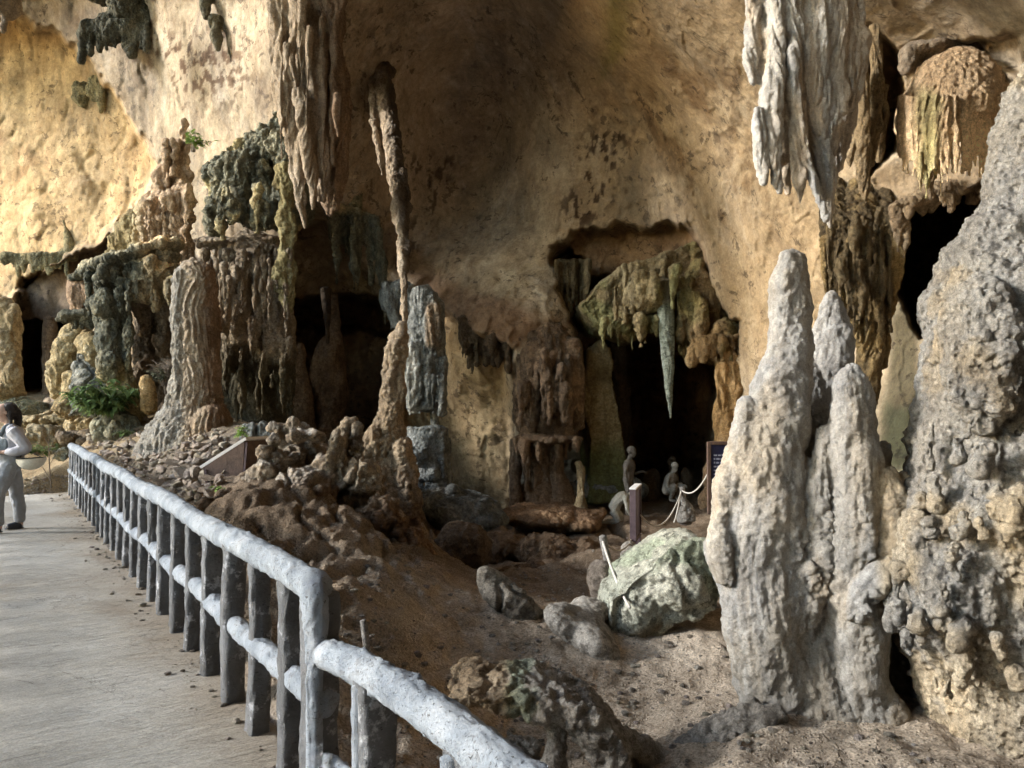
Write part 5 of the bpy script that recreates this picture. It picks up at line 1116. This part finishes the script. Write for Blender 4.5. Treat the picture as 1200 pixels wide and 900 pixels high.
st = [L((-.05,0,.34,.15), (.02,0,.50,.14), (.14,0,.62,.145), (.24,0,.66,.11), ry=1.25), L((.24,0,.67,.06), (.33,0,.68,.055)), L((.22,-.17,.62,.062), (.23,0,.65,.08), (.22,.17,.62,.062)),
      L((-.06,-.10,.30,.11), (.02,-.13,.16,.095), (.06,-.14,.07,.07), (-.10,-.13,.05,.055), (-.24,-.13,.04,.04)), L((-.24,-.13,.04,.042), (-.32,-.13,.03,.03)),
      L((-.06,.10,.30,.11), (.06,.13,.2,.095), (.12,.14,.08,.07), (-.04,.13,.05,.055), (-.18,.13,.04,.04)), L((-.18,.13,.04,.042), (-.26,.13,.03,.03)),
      L((.22,-.19,.60,.058), (.26,-.22,.42,.048), (.28,-.22,.32,.04), (.42,-.18,.12,.03)), L((.22,.19,.60,.058), (.30,.2,.42,.048), (.34,.19,.32,.04), (.50,.10,.13,.03))]
st += head((.42, 0, .68), (1, -.2), .11, .9)+hand((.42,-.18,.12), (.7,.1,-.5), (.3,0,1), .013, .6)+hand((.50,.10,.13), (.7,0,-.5), (.3,0,1), .013, .6)
statue('pale kneeling statue leaning forward with hands to the ground beside the edge-on board', st, b, -.15, .78, stone_l)

# ------------------------------------------------------------------ boards
def boxm(c, sx, sy, sz, rz=0., bev=.006, rx=0.):
    bm = bmesh.new(); bmesh.ops.create_cube(bm, size=1)
    for v in bm.verts: v.co = Vector((v.co.x*sx, v.co.y*sy, v.co.z*sz))
    bmesh.ops.bevel(bm, geom=bm.edges[:], offset=bev, segments=2, affect='EDGES', profile=.6)
    from mathutils import Matrix
    bmesh.ops.transform(bm, matrix=Matrix.Translation(c) @ Matrix.Rotation(rz, 4, 'Z') @ Matrix.Rotation(rx, 4, 'X'), verts=bm.verts)
    v = np.array([v.co[:] for v in bm.verts]); f = [[x.index for x in q_.verts] for q_ in bm.faces]; bm.free()
    return v, f
def part(name, pieces, mat, parent=None):
    v, f = raw_mesh(pieces); return mesh_np(name, v, f, mat, parent, None, False)
wood = plain('purple_brown_painted_wood', (.075, .05, .055), .6, .25, 14, .006); wood2 = plain('brown_painted_wood', (.085, .052, .038), .6, .25, 14, .006)
navy = plain('navy_board', (.012, .013, .040), .45, .15, 10); pale = plain('faded_white_lettering', (.22, .23, .30), .7, .1); pale2 = plain('painted_lit_edge', (.62, .60, .58), .7, .1)  # last one is pale to imitate light on the boards' top edges
def scrib(parent, org, ux, uz, wdt, top, lines, lh, mat, name='lettering', gap=.5, nrm=None):
    """rows of small unreadable marks, as on the photographed boards"""
    org = np.array(org)
    for l in range(lines):
        ps = []; x_ = .04 if l else wdt*.36; end = wdt*(.96 if l else .64); z_ = top-l*lh-(.03 if l else 0)
        while x_ < end:
            wl = random.uniform(.015, .05) if l else random.uniform(.03, .06); h_ = lh*gap*(1.3 if l == 0 else 1)*random.uniform(.75, 1)
            a = org+ux*x_+uz*z_; b_ = org+ux*min(x_+wl, end)+uz*z_; up = uz*h_
            q = [a, b_, b_+up, a+up]; q2 = [p_+nrm*.003 for p_ in q]
            ps.append((np.array(q+q2), [[0,3,2,1],[4,5,6,7],[0,1,5,4],[1,2,6,5],[2,3,7,6],[3,0,4,7]])); x_ += wl+random.uniform(.008, .016)
        part('text_line', ps, mat, parent)
# blue information board
c = P(868, 560, 10.2); gz0 = gh(c[0], c[1]); e = empty('information_board', (c[0], c[1], gz0), 'dark blue information board in a brown frame half hidden behind the three-peaked stalagmite', 'sign')
w_, h_, zc = .88, .96, c[2]; sxy = np.array([c[0], c[1]])
part('panel', [boxm((c[0], c[1], zc), w_-.08, .03, h_-.08)], navy, e)
part('frame', [boxm((c[0]-w_/2+.02, c[1], zc), .045, .06, h_), boxm((c[0]+w_/2-.02, c[1], zc), .045, .06, h_), boxm((c[0], c[1], zc+h_/2-.02), w_-.094, .058, .045), boxm((c[0], c[1], zc-h_/2+.02), w_-.094, .058, .045)], wood2, e)
for sx in (-1, 1): part('leg', [boxm((c[0]+sx*.3, c[1]+.052, (zc+.2+gz0-.1)/2), .06, .04, zc+.2-gz0+.1)], wood2, e)
scrib(e, (c[0]-w_/2+.04, c[1]-.0165, zc), np.array([1, 0, 0.]), np.array([0, 0, 1.]), w_-.08, h_/2-.11, 15, .05, pale, nrm=np.array([0, -1, 0.]))
# board seen edge-on
c = P(745, 601, 10.6); gz0 = gh(c[0], c[1]); e = empty('information_board', (c[0], c[1], gz0), 'purple-brown information board seen almost edge-on beside the rope barrier', 'sign')
rz = R(74); ca, sa = math.cos(rz), math.sin(rz); hh = .70
part('panel', [boxm((c[0]+.01, c[1], c[2]), .52, .03, hh-.06, rz)], plain('purple_board', (.06, .035, .075), .5, .2, 9), e)
fr = [boxm((c[0]+ca*sx*.28, c[1]+sa*sx*.28, c[2]), .06, .085, hh, rz) for sx in (-1, 1)]+[boxm((c[0], c[1], c[2]+sz*(hh/2-.02)), .496, .08, .045, rz) for sz in (-1, 1)]
part('frame', fr, wood, e)
part('cap', [boxm((c[0], c[1], c[2]+hh/2+.012), .63, .095, .022, rz)], pale2, e)  # pale cap stands in for the lit top edge
for sx in (-1, 1): part('leg', [boxm((c[0]+ca*sx*.28, c[1]+sa*sx*.28, (c[2]-hh/2+gz0-.2)/2), .058, .07, c[2]-hh/2-gz0+.2-.004, rz)], wood, e)
rock('boulder', 'small whitish stone at the foot of the edge-on board', 'stone', [ell(10.0, 737, 646, 9, 15, 9), ell(9.95, 733, 652, 7, 10)], .012, 2, dflow(lump=.05, fl=4, pop=.02, fp=12, seed=301), M['slabrock'], col=lambda v, n: one(v)*1.35)
# slanted brown board beside the rubble
A = P([238, 286.5, 284, 279, 241], [548, 517, 561, 565, 568], 9.4); nA = len(A)
B = A+np.array([.28, .75, .0]); ctr_ = A.mean(0)
e = empty('lectern_board', (ctr_[0]+.1, ctr_[1]+.3, A[:, 2].min()-.02), 'slanted brown lectern-like board with a top coloured pale as if lit beside the railing', 'sign')
part('cabinet', [(np.concatenate([A, B]), [list(range(nA)), list(range(nA, 2*nA))[::-1]]+[[j, nA+j, nA+(j+1) % nA, (j+1) % nA] for j in range(nA)])], wood2, e)
d_ = (A[1]-A[0])/np.linalg.norm(A[1]-A[0]); up_ = np.array([-d_[2], 0, d_[0]]); up_ /= np.linalg.norm(up_)
if up_[2] < 0: up_ = -up_
T4 = np.array([A[0]-d_*.03+up_*.004, A[1]+d_*.03+up_*.004, B[1]+d_*.03+up_*.004, B[0]-d_*.03+up_*.004])
part('top_panel', [(np.concatenate([T4, T4+up_*.035]), [[0,3,2,1],[4,5,6,7],[0,1,5,4],[1,2,6,5],[2,3,7,6],[3,0,4,7]])], pale2, e)
# edge trim on the near face, proud of it
tr_ = []
for a_, b_ in ((A[1], A[2]), (A[0], A[4])):
    off = np.array([0, -.012, 0]); dv = np.array([-.05 if a_ is A[1] else .03, 0, 0])
    q_ = [a_+dv*.2-up_*.02, b_+dv*.2, b_+dv, a_+dv-up_*.02]
    tr_.append((np.array([p_+off*.2 for p_ in q_]+[p_+off for p_ in q_]), [[0,3,2,1],[4,5,6,7],[0,1,5,4],[1,2,6,5],[2,3,7,6],[3,0,4,7]]))
for t_q in tr_: part('trim', [t_q], wood, e)
for dx in (0.04, .38): part('leg', [boxm((A[4][0]+dx+.12, A[4][1]+.3, A[:, 2].min()-.14), .05, .05, .27)], wood2, e)

# ------------------------------------------------------------------ rope barrier
ropem = plain('dusty_white_rope', (.46, .43, .38), .9, .2, 60, .006); barm = mat_rock('weathered_post_cement', (.16, .14, .12), (.28, .26, .235), (.44, .42, .39), 5, bump=(.004, .003), attr=False)
def hang(a, b, sag, n=14):
    a = np.array(a); b = np.array(b); t = np.linspace(0, 1, n)
    p = a+(b-a)*t[:, None]; p[:, 2] -= sag*4*t*(1-t); return p
p1a, p1b = P(713, 672, 7.3), P(706, 628, 7.3)
v, f = tube([p1a, (p1a+p1b)/2+[.01, 0, 0], p1b], .036, 14, .02, .006, 3.); tag(mesh_np('barrier_post', v, f, barm), 'grey post leaning out of the small boulder left of the green boulder', 'barrier post')
p2a, p2b = P(804, 607, 12.6), P(799, 571, 12.6)
v, f = tube([p2a-[0, 0, .1], p2a+(p2b-p2a)*.3, p2b], [.09, .05, .042], 14, .02, .010, 5.)
e = empty('barrier_post', p2a.tolist(), 'grey barrier post with a lumpy plaster foot in front of the crouching statue', 'barrier post'); mesh_np('post', v, f, barm, e)
ft = rock('foot', None, None, [sw(12.6, [(803,588,4),(804,598,8),(805,609,11)])], .012, 1, dflow(lump=.06, fl=4, pop=.03, fp=10, seed=310), M['slabrock'], parent=e)
cq = P(745, 601, 10.6)
for lab, a, b_, sag, r_ in [('pale rope running down from the leaning post over the green boulder', p1b+[0, 0, -.04], P(738, 712, 6.15), .05, .012),
    ('short rope from the leaning post to the edge-on board', p1b+[0, 0, -.03], cq+[-.1, -.25, -.32], .13, .010),
    ('long sagging rope from the edge-on board to the barrier post', cq+[.1, .2, -.06], p2b+[0, 0, -.05], .33, .012),
    ('loose rope end hanging down beside the barrier post', p2b+[-.02, -.02, -.06], P(790, 612, 12.2), .06, .012),
    ('rope from the barrier post up towards the blue board', p2b+[0, 0, -.05], P(832, 550, 11.0), .16, .012)]:
    v, f = tube(hang(a, b_, sag), r_, 8, .05, .001); tag(mesh_np('rope', v, f, ropem), lab, 'rope')
v, f = tube([P(431, 775, 4.6), P(429, 750, 4.6), P(426, 727, 4.6)], .022, 12, .012, .004, 8.); tag(mesh_np('stake', v, f, barm), 'short rough stake poking up behind the lower rail', 'stake')
# ================================================================== rubble and plants
rub = mat_rock('broken_pale_limestone', (.26, .215, .165), (.46, .40, .325), (.62, .56, .48), 4, bump=(.006, .003), bs=(8, 30), warmer=((.44, .33, .22), .5))
def stone(seed, flat):
    bm = bmesh.new(); bmesh.ops.create_icosphere(bm, subdivisions=3, radius=1)
    v = np.array([x.co[:] for x in bm.verts]); f = [[x.index for x in q_.verts] for q_ in bm.faces]; bm.free()
    r_ = np.random.default_rng(seed)
    for _ in range(14):                                       # chop with planes: angular broken faces
        n = r_.normal(size=3); n /= np.linalg.norm(n); d = r_.uniform(.38, .62)
        e = v@n-d; v = v-np.maximum(e, 0)[:, None]*n
    v = v*[1, r_.uniform(.6, .9), flat]+.02*np.stack([fbm(v*2.5, 3, seed), fbm(v*2.5, 3, seed+7), fbm(v*2.5, 3, seed+15)], -1)
    return v, f
protos = []
for k in range(10):
    v, f = stone(k+3, random.uniform(.35, .75)); t_ = random.uniform(.8, 1.15)
    me = bpy.data.meshes.new('stone'); me.from_pydata(v.tolist(), [], f); me.materials.append(rub)
    at = me.color_attributes.new('Col', 'FLOAT_COLOR', 'POINT'); at.data.foreach_set('color', np.tile([t_, t_*random.uniform(.92, 1), t_*random.uniform(.84, .98), 1], len(v)).astype(np.float32))
    me.polygons.foreach_set('use_smooth', np.ones(len(me.polygons), bool)); me.set_sharp_from_angle(angle=R(22)); protos.append(me)
proto = bpy.data.objects.new('stone', protos[0])
RUB = [(92,522),(110,505),(165,497),(205,490),(250,505),(268,520),(262,560),(246,585),(215,590),(168,560),(120,535)]
def on_ground(px, py):
    d = P(px, py, 10.0)-CAM; d /= np.linalg.norm(d)
    h = _gt.ray_cast(Vector(CAM.tolist()), Vector(d.tolist()))
    return h[0]
n_st = 0; tries = 0; spots_ = []
while n_st < 290 and tries < 6000:
    tries += 1
    px, py = random.uniform(85, 272), random.uniform(488, 592)
    if poly_sd(RUB, np.array([px]), np.array([py]))[0] < -3: continue
    h = on_ground(px, py)
    if h is None or h.y > 20: continue
    sz = random.uniform(.055, .13)*(1.35 if random.random() < .12 else 1)
    if any((h-q_).length < .085 for q_ in spots_): continue
    spots_.append(h)
    o = proto if n_st == 0 else proto.copy()
    o.data = protos[random.randrange(len(protos))]; COL.objects.link(o)
    o.location = (h.x, h.y, h.z+sz*.25); o.scale = (sz, sz, sz); o.rotation_euler = (random.uniform(-.5, .5), random.uniform(-.5, .5), random.uniform(0, 6.28))
    tag(o, 'pale broken stone in the heap of rubble between the railing and the fluted column', 'stone', 'broken stones of the rubble heap'); n_st += 1
# finer debris: uncountable
def scatter(name, spots, mat, lo, hi, colf=None):
    base = [stone(k+40, .6) for k in range(3)]
    ico = []
    for k in range(4):
        bm = bmesh.new(); bmesh.ops.create_icosphere(bm, subdivisions=1, radius=1); v = np.array([x.co[:] for x in bm.verts]); f = [[x.index for x in q_.verts] for q_ in bm.faces]; bm.free()
        r_ = np.random.default_rng(k); v = v*r_.uniform(.75, 1.2, (len(v), 1))*[1, .8, .55]; ico.append((v, np.array(f)))
    vs = []; fs = []; cs = []; o_ = 0
    for h in spots:
        v, f = ico[random.randrange(4)]; s_ = lo*(hi/lo)**(random.random()**2.2); a = random.uniform(0, 6.28); c, s = math.cos(a), math.sin(a)
        q_ = np.stack([v[:, 0]*c-v[:, 1]*s, v[:, 0]*s+v[:, 1]*c, v[:, 2]], -1)*s_+np.array([h[0], h[1], h[2]+s_*.15])
        vs.append(q_); fs.append(f+o_); o_ += len(v); cs.append(np.tile(random.uniform(.6, 1.1)*np.array([1, random.uniform(.93, 1), random.uniform(.85, 1)]), (len(v), 1)))
    o = mesh_np(name, np.concatenate(vs), np.concatenate(fs), mat, None, np.concatenate(cs), False); return tag(o, kind='stuff')
sp_ = []
def add_spots(poly, n):
    xs = [q_[0] for q_ in poly]; ys = [q_[1] for q_ in poly]; k = 0
    for _ in range(n*6):
        px, py = random.uniform(min(xs), max(xs)), random.uniform(min(ys), max(ys))
        if poly_sd(poly, np.array([px]), np.array([py]))[0] < 0: continue
        h = on_ground(px, py)
        if h is not None and h.y < 24: sp_.append(h); k += 1
        if k >= n: break
add_spots(RUB, 700); add_spots([(30,560),(85,555),(95,580),(25,585)], 260)
debris = scatter('rubble_gravel', sp_, rub, .012, .055)
sp_ = []
add_spots([(330,700),(480,640),(700,640),(860,700),(880,800),(1100,870),(1100,900),(420,900),(400,780)], 1000)
add_spots([(560,680),(700,640),(720,690),(640,730)], 260); add_spots([(480,740),(700,760),(860,830),(700,860)], 160); add_spots([(600,590),(860,575),(840,640),(700,650),(600,640)], 420)
for _ in range(420):                                          # crumbs along the foot of the railing
    s_ = random.uniform(0, 13); t_ = abs(random.gauss(0, .14))-.02; x_, y_, _z = rl(s_, 0, t_); sp_.append(Vector((x_, y_, .0)))
peb = scatter('pebbles', sp_, M['slabrock'], .005, .038)

def mat_leaf(name, a, b):
    k = NT(name); g = k.n('ShaderNodeNewGeometry'); n = k.noise(g.outputs['Position'], 9, 4, .6)
    c = k.ramp(n, [(.35, a), (.65, b)])
    k.b.inputs['Transmission Weight'].default_value = 0
    tr_n = k.n('ShaderNodeBsdfTranslucent'); k.l(c, tr_n.inputs[0]); mx = k.n('ShaderNodeMixShader'); mx.inputs[0].default_value = .3
    m = k.done(c, .45, None, .4); k.l(k.b.outputs[0], mx.inputs[1]); k.l(tr_n.outputs[0], mx.inputs[2]); k.l(mx.outputs[0], k.out.inputs[0]); return m
leaf = mat_leaf('fresh_leaf', (.055, .095, .03), (.17, .24, .085)); leaf2 = mat_leaf('dusty_leaf', (.10, .115, .07), (.22, .23, .16)); twig = plain('grey_twig', (.17, .14, .11), .9, .2, 30)
def leafblade(o, d, ln, wd, droop):
    o = np.array(o); d = np.array(d, float); d /= np.linalg.norm(d); s = np.cross(d, [0, 0, 1.]); s /= max(np.linalg.norm(s), 1e-6); u = np.cross(s, d)
    pts = []
    for t, w_ in ((0, .08), (.3, .85), (.6, .9), (.85, .45), (1, .03)):
        c = o+d*ln*t-np.array([0, 0, 1])*droop*ln*t*t
        pts += [c-s*wd*w_+u*wd*.18, c-u*wd*.1*w_, c+s*wd*w_+u*wd*.18]
    f = []
    for k in range(4):
        a = k*3; f += [[a, a+1, a+4, a+3], [a+1, a+2, a+5, a+4]]
    return np.array(pts), f
def plant(name, label, base, n, h, spread, ll, lw, mat, cat, lpc=9, lean=(0, 0), bare=False, droop=.5, stem_r=.006):
    e = empty(name, base, label, cat); st = []; lf = []; base = np.array(base)
    for k in range(n):
        a = random.uniform(0, 6.28); r_ = spread*math.sqrt(random.random()); hh = h*random.uniform(.5, 1.05)*(1-.35*(r_/max(spread, 1e-6))**2)
        tip = base+np.array([math.cos(a)*r_+lean[0], math.sin(a)*r_*.8+lean[1], hh]); mid = (base+tip)/2+np.array([-math.cos(a)*r_*.2, -math.sin(a)*r_*.2, hh*.14])
        b0 = base+np.array([math.cos(a), math.sin(a), 0])*r_*.12
        v, f = sweep([b0, mid, tip], [stem_r, stem_r*.75, stem_r*.4], n=5, sub=3); st.append((v, f))
        for j in range(lpc):
            t = random.uniform(.4, 1.0); p_ = b0*(1-t)**2+2*mid*t*(1-t)+tip*t*t; an = random.uniform(0, 6.28); el = random.uniform(-.15, .7)
            d = np.array([math.cos(an)*math.cos(el), math.sin(an)*math.cos(el), math.sin(el)])
            if bare:
                v, f = sweep([p_, p_+d*ll*.5+[0, 0, ll*.15], p_+d*ll], [stem_r*.5, stem_r*.4, stem_r*.2], n=4, sub=2); st.append((v, f))
            else: lf.append(leafblade(p_, d, ll*random.uniform(.6, 1.2), lw*random.uniform(.7, 1.2), droop))
    part('stems', st, twig, e)
    if lf: o = part('foliage', lf, mat, e); o.data.polygons.foreach_set('use_smooth', np.ones(len(o.data.polygons), bool))
    return e
b = P(133, 493, 14.9)
plant('bush', 'green leafy bush growing from the grey-brown rock above the rubble', b.tolist(), 56, .85, .78, .21, .05, leaf, 'bush', 13, lean=(-.15, -.1), droop=.7)
b = P(146, 512, 14.6); plant('fern', 'small sprig hanging below the leafy bush', b.tolist(), 9, .16, .16, .12, .03, leaf, 'plant', 6)
b = P(108, 490, 15.6); plant('grass_tuft', 'yellow-green tuft left of the leafy bush', b.tolist(), 26, .28, .32, .16, .014, mat_leaf('dry_grass', (.14, .15, .05), (.30, .30, .11)), 'plant', 6)
b = P(196, 462, 15.2); plant('dry_shrub', 'grey leafless shrub between the small stalagmite and the fluted column', b.tolist(), 26, .75, .42, .24, .02, leaf2, 'shrub', 7, bare=True, stem_r=.009)
b = P(192, 452, 15.2); plant('dry_shrub', 'dusty grey-leaved shrub behind the small orange-yellow stalagmite', b.tolist(), 16, .45, .40, .11, .025, leaf2, 'shrub', 8)
b = P(226, 178, 16.2); plant('wall_sprig', 'little bright green sprig growing high on the wall above the pale slope', b.tolist(), 16, .5, .35, .13, .035, mat_leaf('bright_leaf', (.12, .20, .04), (.24, .34, .09)), 'plant', 6, lean=(.12, -.1))
bl = mat_leaf('yellow_green_leaf', (.12, .20, .04), (.26, .36, .10))  # yellow-green leaves of the small ferns
for lab, x, y, dd, n, h, sp2 in [('bright green fern just behind the railing, left of the other fern', 229, 592, 8.6, 10, .17, .12), ('bright green fern behind the railing below the slanted board', 257, 590, 8.3, 12, .22, .14), ('small yellow-green plant on top of the slanted board\'s right end', 284, 515, 9.9, 8, .20, .09), ('faint green plant right of the slanted board', 297, 530, 10.0, 9, .20, .12)]:
    b = P(x, y, dd); plant('fern', lab, b.tolist(), n, h, sp2, .09, .024, bl, 'plant', 7)
b = P(60, 572, 14.6)
e = empty('sapling', b.tolist(), 'thin dead sapling at the end of the walkway beside the person', 'sapling')
st = [sweep([b, P(58, 545, 14.6), P(57, 520, 14.6), P(59, 498, 14.6)], [.014, .011, .008, .004], n=6, sub=4), sweep([P(59, 562, 14.6), P(50, 548, 14.6), P(41, 538, 14.6)], [.009, .007, .003], n=5, sub=3), sweep([P(57, 530, 14.6), P(64, 512, 14.6), P(66, 500, 14.6)], [.007, .005, .002], n=5, sub=3), sweep([P(57, 520, 14.6), P(50, 508, 14.6), P(49, 498, 14.6)], [.006, .004, .002], n=5, sub=3), sweep([P(58, 545, 14.6), P(67, 530, 14.6), P(72, 524, 14.6)], [.006, .004, .002], n=5, sub=3)]
part('stems', st, plain('dead_twig', (.12, .09, .065), .9, .2, 30), e)
b = P(45, 533, 16); plant('grass_tuft', 'low green ground plants behind the person', b.tolist(), 30, .25, .7, .13, .03, leaf, 'plant', 5)
b = P(20, 485, 19.5); plant('grass_tuft', 'pale dusty plants on the mossy slab behind the person\'s head', b.tolist(), 30, .45, .7, .2, .03, leaf2, 'plant', 6)
